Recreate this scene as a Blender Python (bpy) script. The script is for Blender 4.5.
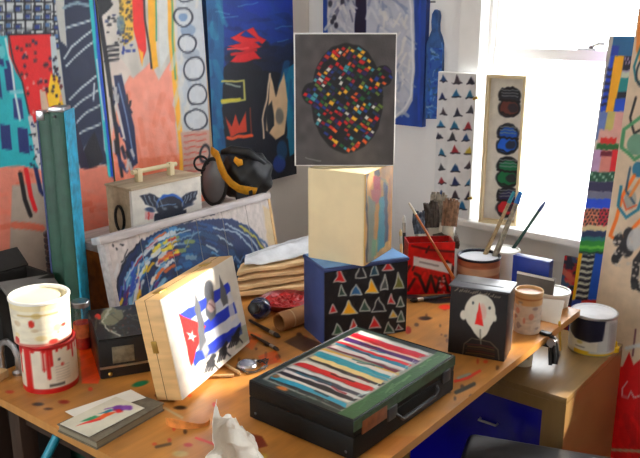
import bpy, bmesh, math, random
import numpy as np
from mathutils import Matrix, Vector

random.seed(7); RNG = np.random.default_rng(11)
for o in list(bpy.data.objects): bpy.data.objects.remove(o)
SC = bpy.context.scene; COL = SC.collection
R = math.radians

# ---------------------------------------------------------------- camera
F, PITCH, HEAD, CAMZ = 800.0, R(15.6), R(38.0), 1.68
cam = bpy.data.objects.new('camera', bpy.data.cameras.new('camera')); COL.objects.link(cam)
cam.location = (0, 0, CAMZ); cam.rotation_euler = (R(90) - PITCH, 0, HEAD - R(90))
cam.data.sensor_width = 36.0; cam.data.lens = 36.0 * F / 640.0; cam.data.clip_start = 0.05
SC.camera = cam

# ---------------------------------------------------------------- world, sun, exposure
SC.view_settings.view_transform = 'Standard'; SC.view_settings.look = 'None'
SC.view_settings.gamma = 1.0; SC.view_settings.use_curve_mapping = False
SC.view_settings.exposure = 0.8
W = bpy.data.worlds.new('overcast_sky'); SC.world = W; W.use_nodes = True
W.node_tree.nodes['Background'].inputs[0].default_value = (0.93, 0.97, 1.0, 1)
W.node_tree.nodes['Background'].inputs[1].default_value = 8.0
sun = bpy.data.objects.new('sun', bpy.data.lights.new('sun', 'SUN')); COL.objects.link(sun)
sun.data.energy = 9.0; sun.data.angle = R(2.0); sun.data.color = (1.0, 0.93, 0.82)
SUNDIR = Vector((1.0, -0.74, 1.244 * math.tan(R(25)))).normalized()
sun.rotation_euler = SUNDIR.to_track_quat('Z', 'Y').to_euler(); sun.location = (6, -3, 4)
# sky portal in the window opening: only guides sampling of the daylight
WX, WY0, WY1, WZ0, WZ1 = 2.95, -0.04, 1.50, 0.84, 2.25
pl = bpy.data.lights.new('window_portal', 'AREA'); pl.shape = 'RECTANGLE'
pl.size = WZ1 - WZ0; pl.size_y = WY1 - WY0; pl.cycles.is_portal = True
po = bpy.data.objects.new('window_portal', pl); COL.objects.link(po)
po.location = (3.09, (WY0 + WY1) / 2, (WZ0 + WZ1) / 2); po.rotation_euler = (0, R(90), 0)

pl2 = pl.copy(); pl2.size = 1.15; pl2.size_y = 1.2
po2 = bpy.data.objects.new('window_portal', pl2); COL.objects.link(po2); po2.location = (-1.79, 1.25, 1.675); po2.rotation_euler = (0, R(-90), 0)

# ---------------------------------------------------------------- projection helpers (for measuring)
fw = np.array([math.cos(HEAD) * math.cos(PITCH), math.sin(HEAD) * math.cos(PITCH), -math.sin(PITCH)])
rt = np.array([math.sin(HEAD), -math.cos(HEAD), 0.0]); up = np.cross(rt, fw); C0 = np.array([0, 0, CAMZ])
def ray(x, y): return fw + rt * (x - 320) / F + up * (229 - y) / F
def on(ax, x, y, v):
    r = ray(x, y); return C0 + r * (v - C0[ax]) / r[ax]
def atd(x, y, d): return C0 + ray(x, y) * d
def proj(p):
    d = np.asarray(p, float) - C0; z = d @ fw
    return 320 + F * (d @ rt) / z, 229 - F * (d @ up) / z, z
T = 0.73                                   # table height
def tz(x, y, z=T): return on(2, x, y, z)
def zof(X, Y, py):                         # height at (X, Y) seen at image row py
    lo, hi = -0.5, 3.0
    for _ in range(50):
        m = (lo + hi) / 2
        if proj((X, Y, m))[1] > py: lo = m
        else: hi = m
    return lo

# ---------------------------------------------------------------- materials
def lin(c):
    c = np.asarray(c, float) / 255.0
    return np.where(c <= 0.04045, c / 12.92, ((c + 0.055) / 1.055) ** 2.4)
MATS = {}
def mat(name, rgb=(200, 200, 200), rough=0.6, metal=0.0, var=0.12, scale=12.0, bump=0.0, spec=0.5,
        stretch=(1, 1, 1), rgb2=None, coat=0.0, vc=False, bscale=None):
    if name in MATS: return MATS[name]
    m = bpy.data.materials.new(name); m.use_nodes = True; nt = m.node_tree; b = nt.nodes['Principled BSDF']
    b.inputs['Roughness'].default_value = rough; b.inputs['Metallic'].default_value = metal
    b.inputs['Specular IOR Level'].default_value = spec
    b.inputs['Coat Weight'].default_value = coat; b.inputs['Coat Roughness'].default_value = 0.08
    tc = nt.nodes.new('ShaderNodeTexCoord'); mp = nt.nodes.new('ShaderNodeMapping')
    mp.inputs['Scale'].default_value = stretch; nt.links.new(tc.outputs['Object'], mp.inputs[0])
    nz = nt.nodes.new('ShaderNodeTexNoise'); nz.inputs['Scale'].default_value = scale
    nz.inputs['Detail'].default_value = 5.0; nt.links.new(mp.outputs[0], nz.inputs['Vector'])
    mix = nt.nodes.new('ShaderNodeMix'); mix.data_type = 'RGBA'
    if vc:
        at = nt.nodes.new('ShaderNodeVertexColor'); at.layer_name = 'Col'
        hs = nt.nodes.new('ShaderNodeHueSaturation'); hs.inputs['Value'].default_value = 1 - var
        nt.links.new(at.outputs[0], hs.inputs['Color'])
        nt.links.new(at.outputs[0], mix.inputs['A']); nt.links.new(hs.outputs[0], mix.inputs['B'])
    else:
        a = lin(rgb); c2 = lin(rgb2) if rgb2 is not None else a * (1 - 2 * var)
        mix.inputs['A'].default_value = (*a, 1); mix.inputs['B'].default_value = (*c2, 1)
    rp = nt.nodes.new('ShaderNodeMapRange'); rp.inputs['From Min'].default_value = 0.38; rp.inputs['From Max'].default_value = 0.66
    nt.links.new(nz.outputs['Fac'], rp.inputs['Value']); nt.links.new(rp.outputs[0], mix.inputs['Factor'])
    nt.links.new(mix.outputs['Result'], b.inputs['Base Color'])
    if bump > 0:
        n2 = nt.nodes.new('ShaderNodeTexNoise'); n2.inputs['Scale'].default_value = bscale or scale * 6
        n2.inputs['Detail'].default_value = 4; nt.links.new(mp.outputs[0], n2.inputs['Vector'])
        bp = nt.nodes.new('ShaderNodeBump'); bp.inputs['Strength'].default_value = bump; bp.inputs['Distance'].default_value = 0.004
        nt.links.new(n2.outputs['Fac'], bp.inputs['Height']); nt.links.new(bp.outputs[0], b.inputs['Normal'])
    MATS[name] = m; return m
def glass(name, tint=(1, 1, 1), gloss=0.08, rough=0.02):
    if name in MATS: return MATS[name]
    m = bpy.data.materials.new(name); m.use_nodes = True; nt = m.node_tree
    for n in list(nt.nodes): nt.nodes.remove(n)
    out = nt.nodes.new('ShaderNodeOutputMaterial'); tr = nt.nodes.new('ShaderNodeBsdfTransparent'); gl = nt.nodes.new('ShaderNodeBsdfGlossy')
    tr.inputs[0].default_value = (*tint, 1); gl.inputs['Roughness'].default_value = rough
    mx = nt.nodes.new('ShaderNodeMixShader'); mx.inputs[0].default_value = gloss
    nt.links.new(tr.outputs[0], mx.inputs[1]); nt.links.new(gl.outputs[0], mx.inputs[2]); nt.links.new(mx.outputs[0], out.inputs[0])
    MATS[name] = m; return m
def emis(name, rgb, s):
    m = bpy.data.materials.new(name); m.use_nodes = True; b = m.node_tree.nodes['Principled BSDF']
    b.inputs['Emission Color'].default_value = (*lin(rgb), 1); b.inputs['Emission Strength'].default_value = s
    b.inputs['Base Color'].default_value = (*lin(rgb), 1); return m
PAINT = mat('painted_colour', rough=0.55, var=0.10, scale=30, bump=0.25, vc=True, bscale=160)
PAINTG = mat('painted_colour_glossy', rough=0.32, var=0.08, scale=30, bump=0.12, vc=True, bscale=120)
TABLEM = mat('varnished_tabletop', rough=0.34, var=0.16, scale=5, bump=0.10, vc=True, stretch=(0.6, 9, 1), bscale=30)
WHITEW = mat('white_woodwork', (238, 236, 232), 0.45, var=0.02, bump=0.05)
WALL = mat('wall_plaster', (236, 228, 219), 0.85, var=0.03, scale=3, bump=0.25, bscale=70)
WALLW = mat('window_wall_plaster', (236, 234, 232), 0.85, var=0.03, scale=3, bump=0.25, bscale=70)
CEILM = mat('ceiling_paint', (225, 222, 216), 0.9, var=0.02)
FLOORM = mat('dark_floorboard', (84, 58, 40), 0.5, var=0.25, scale=4, stretch=(0.5, 8, 1), bump=0.1)
SUBF = mat('floor_underlay', (30, 22, 16), 0.9)
PINE = mat('pine_wood', (232, 188, 128), 0.5, var=0.10, scale=4, stretch=(1.5, 1.5, 14), bump=0.08)
PINEX = mat('pine_wood_lengthwise', (226, 186, 130), 0.5, var=0.12, scale=4, stretch=(1.5, 14, 14), bump=0.08)
OLDW = mat('old_grey_wood', (206, 198, 196), 0.7, var=0.12, scale=5, stretch=(1.5, 12, 12), bump=0.2)
TANW = mat('tan_plywood', (198, 178, 148), 0.6, var=0.12, scale=5, stretch=(1.5, 10, 10), bump=0.1)
DARKW = mat('dark_wood', (62, 40, 26), 0.55, var=0.2, scale=5, stretch=(6, 6, 1), bump=0.1)
ORANGEW = mat('orange_varnished_wood', (176, 96, 30), 0.4, var=0.2, scale=5, stretch=(2, 8, 8))
CABM = mat('tan_veneer', (146, 114, 68), 0.28, var=0.10, scale=4, stretch=(1, 10, 1.5), bump=0.03)
BLUEG = mat('deep_blue_gloss', (14, 8, 170), 0.22, var=0.1)
BLACK = mat('black_plastic', (18, 18, 20), 0.4, var=0.1)
BLACKV = mat('black_vinyl', (30, 31, 33), 0.28, var=0.1, bump=0.15, bscale=200)
STEEL = mat('brushed_steel', (200, 200, 204), 0.28, 1.0, var=0.06)
DSTEEL = mat('dark_steel', (96, 98, 102), 0.38, 0.9, var=0.12)
BRASS = mat('brass', (196, 160, 84), 0.35, 1.0, var=0.1)
CREAM = mat('cream_canvas', (232, 214, 172), 0.75, var=0.04, bump=0.1)
WHITEC = mat('white_canvas_edge', (240, 238, 234), 0.7, var=0.03, bump=0.1)
WHITEP = mat('white_plastic', (240, 238, 230), 0.35, var=0.04)
PAPER = mat('white_paper', (238, 234, 224), 0.8, var=0.05)
KRAFT = mat('kraft_paper', (242, 204, 152), 0.75, var=0.06, scale=14, stretch=(1, 2, 2), bump=0.3)
CARD = mat('cardboard', (172, 116, 66), 0.75, var=0.08, scale=20)
PLAST = mat('cloudy_plastic_sheet', (232, 234, 238), 0.22, var=0.10, scale=20, bump=0.3)
GREENP = mat('dark_green_enamel', (34, 84, 66), 0.5, var=0.15, scale=20, bump=0.1)
CYANP = mat('cyan_paint', (24, 168, 210), 0.5, var=0.2, scale=40, bump=0.2)
NAVY = mat('navy_paint', (56, 72, 124), 0.6, var=0.1, bump=0.2)
LBLUE = mat('light_blue_paint', (120, 170, 226), 0.6, var=0.06, bump=0.2)
REDP = mat('red_paint', (196, 22, 22), 0.4, var=0.2, scale=60, bump=0.4)
YELP = mat('yellow_plastic', (238, 190, 20), 0.4, var=0.06)
GREY = mat('grey_card', (112, 108, 104), 0.75, var=0.1)
DGREY = mat('dark_grey_card', (40, 36, 33), 0.8, var=0.15)
BRIST = mat('paint_stiffened_bristle', (70, 58, 50), 0.8, var=0.3, scale=50, stretch=(4, 4, 1), bump=0.5)
FERR = mat('tin_ferrule', (186, 180, 168), 0.35, 0.9, var=0.1)
STRAP = mat('yellow_webbing', (226, 158, 24), 0.65, var=0.14, scale=50)
RUBBER = mat('dark_rubber', (28, 30, 34), 0.55, var=0.2)
VISOR = mat('smoked_visor', (112, 114, 118), 0.15, var=0.05, spec=0.8)
SNOW = mat('snowy_roof', (236, 240, 246), 0.8, var=0.03)

# ---------------------------------------------------------------- mesh building
class G:
    def __init__(s): s.v = []; s.f = []; s.c = []
    def add(s, v, f, c=None):
        n = len(s.v); s.v += [tuple(map(float, p)) for p in v]; s.f += [tuple(i + n for i in q) for q in f]
        s.c += ([tuple(map(float, q)) for q in c] if c is not None else [(200, 200, 200)] * len(v)); return s
    def xf(s, M):
        M = np.array(M); a = np.array(s.v); s.v = [tuple(p) for p in (a @ M[:3, :3].T + M[:3, 3])]; return s
    def col(s, c): s.c = [tuple(c)] * len(s.v); return s
def box(x0, x1, y0, y1, z0, z1, bev=0.0, seg=2, g=None):
    g = g or G()
    if bev <= 0:
        v = [(x, y, z) for x in (x0, x1) for y in (y0, y1) for z in (z0, z1)]
        return g.add(v, [(0, 1, 3, 2), (4, 6, 7, 5), (0, 4, 5, 1), (2, 3, 7, 6), (0, 2, 6, 4), (1, 5, 7, 3)])
    bm = bmesh.new(); bmesh.ops.create_cube(bm, size=1)
    for q in bm.verts: q.co = ((x0 + x1) / 2 + q.co.x * (x1 - x0), (y0 + y1) / 2 + q.co.y * (y1 - y0), (z0 + z1) / 2 + q.co.z * (z1 - z0))
    bmesh.ops.bevel(bm, geom=bm.edges[:], offset=bev, segments=seg, profile=0.5, affect='EDGES')
    bm.verts.index_update(); g.add([q.co[:] for q in bm.verts], [[q.index for q in f.verts] for f in bm.faces]); bm.free(); return g
def lathe(prof, seg=40, cap=True, g=None, cfn=None):
    g = g or G(); v = []; c = []
    for (r, z) in prof:
        for k in range(seg):
            a = 2 * math.pi * k / seg; v.append((r * math.cos(a), r * math.sin(a), z)); c.append(cfn(a, r, z) if cfn else (200, 200, 200))
    f = [(i * seg + k, i * seg + (k + 1) % seg, (i + 1) * seg + (k + 1) % seg, (i + 1) * seg + k) for i in range(len(prof) - 1) for k in range(seg)]
    if cap:
        f.append(tuple(reversed(range(seg)))); f.append(tuple((len(prof) - 1) * seg + k for k in range(seg)))
    return g.add(v, f, c)
def tube(pts, rad, seg=10, g=None, flat=1.0, closed=False):
    g = g or G(); pts = [Vector(p) for p in pts]; n = len(pts)
    rad = rad if hasattr(rad, '__len__') else [rad] * n
    v = []; ref = None
    for i, p in enumerate(pts):
        if closed: t = (pts[(i + 1) % n] - pts[i - 1]).normalized()
        else: t = (pts[min(i + 1, n - 1)] - pts[max(i - 1, 0)]).normalized()
        if ref is None: ref = Vector((0, 0, 1)) if abs(t.z) < 0.9 else Vector((1, 0, 0))
        a = (ref - t * ref.dot(t)).normalized(); ref = a; b = t.cross(a)
        for k in range(seg):
            q = 2 * math.pi * k / seg; v.append(p + (a * math.cos(q) + b * math.sin(q) * flat) * rad[i])
    m = n if closed else n - 1
    f = [(i * seg + k, i * seg + (k + 1) % seg, ((i + 1) % n) * seg + (k + 1) % seg, ((i + 1) % n) * seg + k) for i in range(m) for k in range(seg)]
    if not closed: f += [tuple(reversed(range(seg))), tuple((n - 1) * seg + k for k in range(seg))]
    return g.add(v, f)
def prism(poly, z0, z1, g=None):           # poly in xy, counter-clockwise
    g = g or G(); n = len(poly)
    v = [(x, y, z0) for x, y in poly] + [(x, y, z1) for x, y in poly]
    return g.add(v, [tuple(reversed(range(n))), tuple(range(n, 2 * n))] + [(i, (i + 1) % n, n + (i + 1) % n, n + i) for i in range(n)])
def ellipsoid(cx, cy, cz, rx, ry, rz, nu=20, nv=12, g=None):
    g = g or G(); v = [(cx, cy, cz - rz)]
    for i in range(1, nv):
        t = math.pi * i / nv - math.pi / 2
        v += [(cx + rx * math.cos(t) * math.cos(2 * math.pi * k / nu), cy + ry * math.cos(t) * math.sin(2 * math.pi * k / nu), cz + rz * math.sin(t)) for k in range(nu)]
    v.append((cx, cy, cz + rz)); e = len(v) - 1
    f = [(0, 1 + (k + 1) % nu, 1 + k) for k in range(nu)] + [(e, 1 + (nv - 2) * nu + k, 1 + (nv - 2) * nu + (k + 1) % nu) for k in range(nu)]
    f += [(1 + i * nu + k, 1 + i * nu + (k + 1) % nu, 1 + (i + 1) * nu + (k + 1) % nu, 1 + (i + 1) * nu + k) for i in range(nv - 2) for k in range(nu)]
    return g.add(v, f)
def link(name, g, m, parent=None, M=None, smooth=True):
    me = bpy.data.meshes.new(name); me.from_pydata(g.v, [], g.f); me.update()
    if any(n.type == 'VERTEX_COLOR' for n in m.node_tree.nodes):
        ca = me.color_attributes.new('Col', 'FLOAT_COLOR', 'POINT')
        a = np.ones((len(g.v), 4), np.float32); a[:, :3] = lin(np.array(g.c)); ca.data.foreach_set('color', a.ravel())
    me.materials.append(m)
    if smooth:
        me.polygons.foreach_set('use_smooth', [True] * len(me.polygons)); me.set_sharp_from_angle(angle=R(38))
    o = bpy.data.objects.new(name, me); COL.objects.link(o)
    if parent: o.parent = parent
    if M is not None: o.matrix_basis = M
    return o
def thing(name, label, cat, M=None, group=None):
    o = bpy.data.objects.new(name, None); COL.objects.link(o); o.empty_display_size = 0.05
    if M is not None: o.matrix_basis = M
    return tag(o, label, cat, group)
def tag(o, label, cat, group=None):
    o['label'] = label; o['category'] = cat
    if group: o['group'] = group
    return o
def struct(name, g, m, parent=None, M=None, smooth=False):
    o = link(name, g, m, parent, M, smooth)
    if parent is None: o['kind'] = 'structure'
    return o
def loc(x, y, z, yaw=0.0): return Matrix.Translation((x, y, z)) @ Matrix.Rotation(yaw, 4, 'Z')

# ---------------------------------------------------------------- painter: brush strokes evaluated on a surface grid
def vnoise(h, w, cells, seed):
    r = np.random.default_rng(seed); a = r.random((cells + 2, cells + 2))
    y = np.linspace(0, cells, h); x = np.linspace(0, cells, w); yi = y.astype(int); xi = x.astype(int)
    fy = (y - yi)[:, None]; fx = (x - xi)[None]; fy = fy * fy * (3 - 2 * fy); fx = fx * fx * (3 - 2 * fx)
    g = lambda i, j: a[np.ix_(yi + i, xi + j)]
    return (g(0, 0) * (1 - fy) * (1 - fx) + g(0, 1) * (1 - fy) * fx + g(1, 0) * fy * (1 - fx) + g(1, 1) * fy * fx)
class Paint:
    def __init__(s, X, Y, wob=0.0, seed=1):
        s.h, s.w = X.shape; s.X, s.Y = X.copy(), Y.copy()
        if wob:
            s.X += (vnoise(s.h, s.w, 14, seed) - .5) * 2 * wob; s.Y += (vnoise(s.h, s.w, 14, seed + 1) - .5) * 2 * wob
        s.c = np.zeros((s.h, s.w, 3)) + 200.0; s.soft = 0.7
    def fill(s, c): s.c[:] = c; return s
    def _put(s, m, cov, c, a): s.c[m] = s.c[m] * (1 - cov[:, None] * a) + np.array(c, float) * cov[:, None] * a
    def _box(s, x0, y0, x1, y1): return (s.X > x0) & (s.X < x1) & (s.Y > y0) & (s.Y < y1)
    def poly(s, pts, c, a=1.0):
        p = np.array(pts, float); e = s.soft
        m = s._box(p[:, 0].min() - e, p[:, 1].min() - e, p[:, 0].max() + e, p[:, 1].max() + e)
        if not m.any(): return s
        x, y = s.X[m], s.Y[m]; ins = np.zeros(x.shape, bool); d = np.full(x.shape, 1e9)
        for (ax, ay), (bx, by) in zip(p, np.roll(p, -1, 0)):
            with np.errstate(divide='ignore', invalid='ignore'):
                ins ^= ((ay > y) != (by > y)) & (x < (bx - ax) * (y - ay) / (by - ay + 1e-12) + ax)
            t = np.clip(((x - ax) * (bx - ax) + (y - ay) * (by - ay)) / ((bx - ax) ** 2 + (by - ay) ** 2 + 1e-9), 0, 1)
            d = np.minimum(d, np.hypot(x - ax - t * (bx - ax), y - ay - t * (by - ay)))
        s._put(m, np.clip(0.5 + np.where(ins, d, -d) / (2 * e), 0, 1), c, a); return s
    def line(s, pts, w, c, a=1.0):
        p = np.array(pts, float); e = s.soft; q = w / 2 + e
        m = s._box(p[:, 0].min() - q, p[:, 1].min() - q, p[:, 0].max() + q, p[:, 1].max() + q)
        if not m.any(): return s
        x, y = s.X[m], s.Y[m]; d = np.full(x.shape, 1e9)
        for (ax, ay), (bx, by) in zip(p[:-1], p[1:]):
            t = np.clip(((x - ax) * (bx - ax) + (y - ay) * (by - ay)) / ((bx - ax) ** 2 + (by - ay) ** 2 + 1e-9), 0, 1)
            d = np.minimum(d, np.hypot(x - ax - t * (bx - ax), y - ay - t * (by - ay)))
        s._put(m, np.clip(0.5 + (w / 2 - d) / (2 * e), 0, 1), c, a); return s
    def ell(s, cx, cy, rx, ry, c, a=1.0, rot=0.0, ring=0.0):
        k = max(rx, ry) + 2 + ring; m = s._box(cx - k, cy - k, cx + k, cy + k)
        if not m.any(): return s
        x, y = s.X[m] - cx, s.Y[m] - cy; cr, sr = math.cos(rot), math.sin(rot)
        u, v = (x * cr + y * sr) / rx, (-x * sr + y * cr) / ry; d = (1 - np.hypot(u, v)) * min(rx, ry)
        if ring: d = ring / 2 - np.abs(d)
        s._put(m, np.clip(0.5 + d / (2 * s.soft), 0, 1), c, a); return s
    def rect(s, x0, y0, x1, y1, c, a=1.0): return s.poly([(x0, y0), (x1, y0), (x1, y1), (x0, y1)], c, a)
    def mottle(s, amt, cells=24, seed=5):
        s.c *= (1 + (vnoise(s.h, s.w, cells, seed) - .5)[..., None] * 2 * amt); return s
    def wash(s, c, y0, y1):                # vertical blend of a painted colour field
        t = np.clip((s.Y - y0) / (y1 - y0), 0, 1)[..., None]; s.c = s.c * (1 - t) + np.array(c, float) * t; return s
    def dots(s, x0, y0, x1, y1, n, r, cols, seed=1, a=1.0):
        rr = random.Random(seed)
        for _ in range(n):
            s.ell(rr.uniform(x0, x1), rr.uniform(y0, y1), r * rr.uniform(.6, 1.4), r * rr.uniform(.6, 1.4), rr.choice(cols), a)
        return s
    def strokes(s, x0, y0, x1, y1, n, ln, w, cols, ang, seed=1, a=1.0, spread=0.4):
        rr = random.Random(seed)
        for _ in range(n):
            x, y, t, l = rr.uniform(x0, x1), rr.uniform(y0, y1), ang + rr.uniform(-spread, spread), ln * rr.uniform(.5, 1.4)
            s.line([(x, y), (x + math.cos(t) * l, y + math.sin(t) * l)], w * rr.uniform(.6, 1.4), rr.choice(cols), a)
        return s
def painted(M, o, u, v, depth, fn, side=(230, 226, 220), dens=1.5, wob=0.9, seed=3, local=False, nmax=280):
    """slab whose face o+su+tv carries brush strokes; returns G in local coordinates of M"""
    o, u, v = (np.array(q, float) for q in (o, u, v)); A = np.array(M) if M is not None else np.eye(4)
    wp = lambda q: A[:3, :3] @ q + A[:3, 3]
    if local: nw, nh = nmax, max(8, int(nmax * np.linalg.norm(v) / np.linalg.norm(u)))
    else:
        pc = [np.array(proj(wp(q))[:2]) for q in (o, o + u, o + v, o + u + v)]
        nw = int(min(nmax, max(12, dens * max(np.hypot(*(pc[1] - pc[0])), np.hypot(*(pc[3] - pc[2]))))))
        nh = int(min(nmax, max(12, dens * max(np.hypot(*(pc[2] - pc[0])), np.hypot(*(pc[3] - pc[1]))))))
    s, t = np.meshgrid(np.linspace(0, 1, nw), np.linspace(0, 1, nh))
    Pl = o + s[..., None] * u + t[..., None] * v
    if local: X, Y = s, t
    else:
        d = Pl @ A[:3, :3].T + A[:3, 3] - C0; z = d @ fw; X, Y = 320 + F * (d @ rt) / z, 229 - F * (d @ up) / z
    p = Paint(X, Y, wob, seed); fn(p); gm = p.c.mean(-1, keepdims=True); p.c = 255 * (np.clip(gm + (p.c - gm) * 1.28, 0, 255) / 255) ** 1.12
    g = G(); idx = np.arange(nw * nh).reshape(nh, nw)
    fc = np.stack([idx[:-1, :-1], idx[:-1, 1:], idx[1:, 1:], idx[1:, :-1]], -1).reshape(-1, 4)
    g.add(Pl.reshape(-1, 3), fc.tolist(), np.clip(p.c, 0, 255).reshape(-1, 3))
    if depth > 0:
        n = np.cross(u, v); n /= np.linalg.norm(n); q = [o, o + u, o + u + v, o + v]
        vv = q + [k - n * depth for k in q]
        g.add(vv, [(7, 6, 5, 4), (0, 4, 5, 1), (1, 5, 6, 2), (2, 6, 7, 3), (3, 7, 4, 0)], [side] * 8)
    return g

# ================================================================ THE ROOM
RX0, RY0, RZ = -1.7, -1.7, 2.6; LY = 2.37
fl = struct('floor', box(RX0, WX, RY0, LY, -0.06, -0.012), SUBF)
nb = 34; wdt = (LY - RY0) / nb
pk = box(RX0, WX, 0.0015, wdt - 0.0015, -0.012, 0.0, 0.001, 1)
pkm = None
for i in range(nb):
    if pkm is None:
        q = link('floorboard', pk, FLOORM, fl, Matrix.Translation((0, RY0, 0)), False); pkm = q.data
    else:
        q = bpy.data.objects.new('floorboard', pkm); COL.objects.link(q); q.parent = fl; q.location = (0, RY0 + i * wdt, 0)
struct('ceiling', box(RX0, WX, RY0, LY, RZ, RZ + 0.1), CEILM)
struct('wall_left', box(RX0 - 0.1, WX + 0.2, LY, LY + 0.12, -0.06, RZ + 0.1), WALL)
VY0, VY1, VZ0, VZ1 = 0.65, 1.85, 1.1, 2.25          # unseen window added behind the camera for fill daylight
g = box(RX0 - 0.1, RX0, RY0, VY0, -0.06, RZ + 0.1); box(RX0 - 0.1, RX0, VY1, LY, -0.06, RZ + 0.1, g=g); box(RX0 - 0.1, RX0, VY0, VY1, -0.06, VZ0, g=g); box(RX0 - 0.1, RX0, VY0, VY1, VZ1, RZ + 0.1, g=g)
struct('wall_back', g, WALL)
struct('wall_front', box(RX0 - 0.1, WX + 0.2, RY0 - 0.12, RY0, -0.06, RZ + 0.1), WALL)
g = box(WX, WX + 0.2, RY0, WY0, -0.06, RZ + 0.1); box(WX, WX + 0.2, WY1, LY, -0.06, RZ + 0.1, g=g)
box(WX, WX + 0.2, WY0, WY1, -0.06, WZ0 - 0.03, g=g); box(WX, WX + 0.2, WY0, WY1, WZ1, RZ + 0.1, g=g)
struct('wall_right', g, WALLW)
struct('baseboard_left', box(RX0, WX - 0.02, LY - 0.018, LY, 0, 0.13, 0.004), WHITEW)
struct('baseboard_right', box(WX - 0.018, WX, RY0, LY - 0.02, 0, 0.13, 0.004), WHITEW)
# window
win = struct('window_1', box(WX + 0.02, WX + 0.19, WY0, WY0 + 0.02, WZ0, WZ1), WHITEW)
def wpart(name, g, m=WHITEW, par=win): return link(name, g, m, par, None, False)
wpart('jamb', box(WX + 0.02, WX + 0.19, WY1 - 0.02, WY1, WZ0, WZ1)); wpart('head_jamb', box(WX + 0.02, WX + 0.19, WY0 + 0.02, WY1 - 0.02, WZ1 - 0.02, WZ1))
wpart('stool', box(WX - 0.115, WX + 0.19, WY0 - 0.12, WY1 + 0.15, WZ0 - 0.03, WZ0, 0.006)); wpart('apron', box(WX - 0.022, WX, WY0 - 0.08, WY1 + 0.085, WZ0 - 0.13, WZ0 - 0.03, 0.004))
wpart('casing', box(WX - 0.022, WX, WY1 - 0.01, WY1 + 0.085, WZ0, WZ1 + 0.08, 0.005)); wpart('casing', box(WX - 0.022, WX, WY0 - 0.085, WY0 + 0.01, WZ0, WZ1 + 0.08, 0.005))
wpart('casing', box(WX - 0.024, WX, WY0 + 0.01, WY1 - 0.01, WZ1 - 0.01, WZ1 + 0.08, 0.005))
wpart('stop', box(WX + 0.03, WX + 0.05, WY1 - 0.035, WY1 - 0.02, WZ0, WZ1 - 0.02)); wpart('stop', box(WX + 0.03, WX + 0.05, WY0 + 0.02, WY0 + 0.035, WZ0, WZ1 - 0.02))
MR = 1.50
GLS = glass('window_glass', gloss=0.05)
for nm, x0, z0, z1 in (('lower_sash', WX + 0.055, WZ0, MR + 0.02), ('upper_sash', WX + 0.095, MR - 0.02, WZ1 - 0.02)):
    x1 = x0 + 0.035; st = 0.045
    s_ = wpart(nm, box(x0, x1, WY0 + 0.02, WY1 - 0.02, z0, z0 + (0.07 if nm[0] == 'l' else 0.04)))
    wpart('rail', box(x0, x1, WY0 + 0.02, WY1 - 0.02, z1 - 0.04, z1), par=s_)
    wpart('stile', box(x0, x1, WY0 + 0.02, WY0 + 0.02 + st, z0 + 0.04, z1 - 0.04), par=s_); wpart('stile', box(x0, x1, WY1 - 0.02 - st, WY1 - 0.02, z0 + 0.04, z1 - 0.04), par=s_)
    wpart('pane', box(x0 + 0.014, x0 + 0.018, WY0 + 0.06, WY1 - 0.06, z0 + 0.03, z1 - 0.03), GLS, s_)
g = box(WX + 0.06, WX + 0.10, 1.06, 1.13, MR + 0.02, MR + 0.028, 0.002); tube([(WX + 0.075, 1.09, MR + 0.03), (WX + 0.06, 1.05, MR + 0.045), (WX + 0.05, 1.02, MR + 0.045)], [0.008, 0.007, 0.006], g=g)
wpart('sash_lock', g, STEEL)
w2 = struct('fill_window', box(RX0 - 0.08, RX0 - 0.03, VY0, VY0 + 0.05, VZ0, VZ1), WHITEW)
wpart('stile', box(RX0 - 0.08, RX0 - 0.03, VY1 - 0.05, VY1, VZ0, VZ1), par=w2); wpart('rail', box(RX0 - 0.08, RX0 - 0.03, VY0 + 0.05, VY1 - 0.05, VZ0, VZ0 + 0.05), par=w2); wpart('rail', box(RX0 - 0.08, RX0 - 0.03, VY0 + 0.05, VY1 - 0.05, VZ1 - 0.05, VZ1), par=w2)
wpart('rail', box(RX0 - 0.08, RX0 - 0.03, VY0 + 0.05, VY1 - 0.05, 1.66, 1.70), par=w2); wpart('pane', box(RX0 - 0.06, RX0 - 0.056, VY0 + 0.05, VY1 - 0.05, VZ0 + 0.05, 1.66), GLS, w2); wpart('pane', box(RX0 - 0.06, RX0 - 0.056, VY0 + 0.05, VY1 - 0.05, 1.70, VZ1 - 0.05), GLS, w2)
# outside: a low snowy roof and an unseen white stack added to keep the sun off the left wall
struct('trim_1', box(3.3, 9.0, -5.0, 8.0, 0.25, 0.4), SNOW)
ch = thing('sun_blocker', 'unseen white stack added on the roof outside to block the sun', 'sun_blocker', loc(4.5, -0.62, 0.4))
link('stack', box(0, 0.5, 0, 0.98, 0, 2.75), SNOW, ch, None, False); link('cap', box(-0.05, 0.55, -0.05, 1.03, 2.75, 2.87), SNOW, ch, None, False); link('blocker_pipe', lathe([(.12, 2.87), (.11, 3.1)], 20).xf(Matrix.Translation((.25, .5, 0))), SNOW, ch)

# ceiling lamp (above and behind the photographer) - added out of view as fill light
lm = thing('ceiling_fill_lamp', 'round glass fill lamp added out of view on the ceiling behind the camera', 'lamp', loc(0.35, 0.1, RZ))
link('canopy', lathe([(0.10, -0.03), (0.11, 0.0)], 32), STEEL, lm)
link('lamp_shade', lathe([(0.02, -0.15), (0.14, -0.13), (0.18, -0.08), (0.16, -0.03), (0.1, -0.03)], 32), emis('lamp_glow', (255, 236, 212), 5.0), lm)

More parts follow.
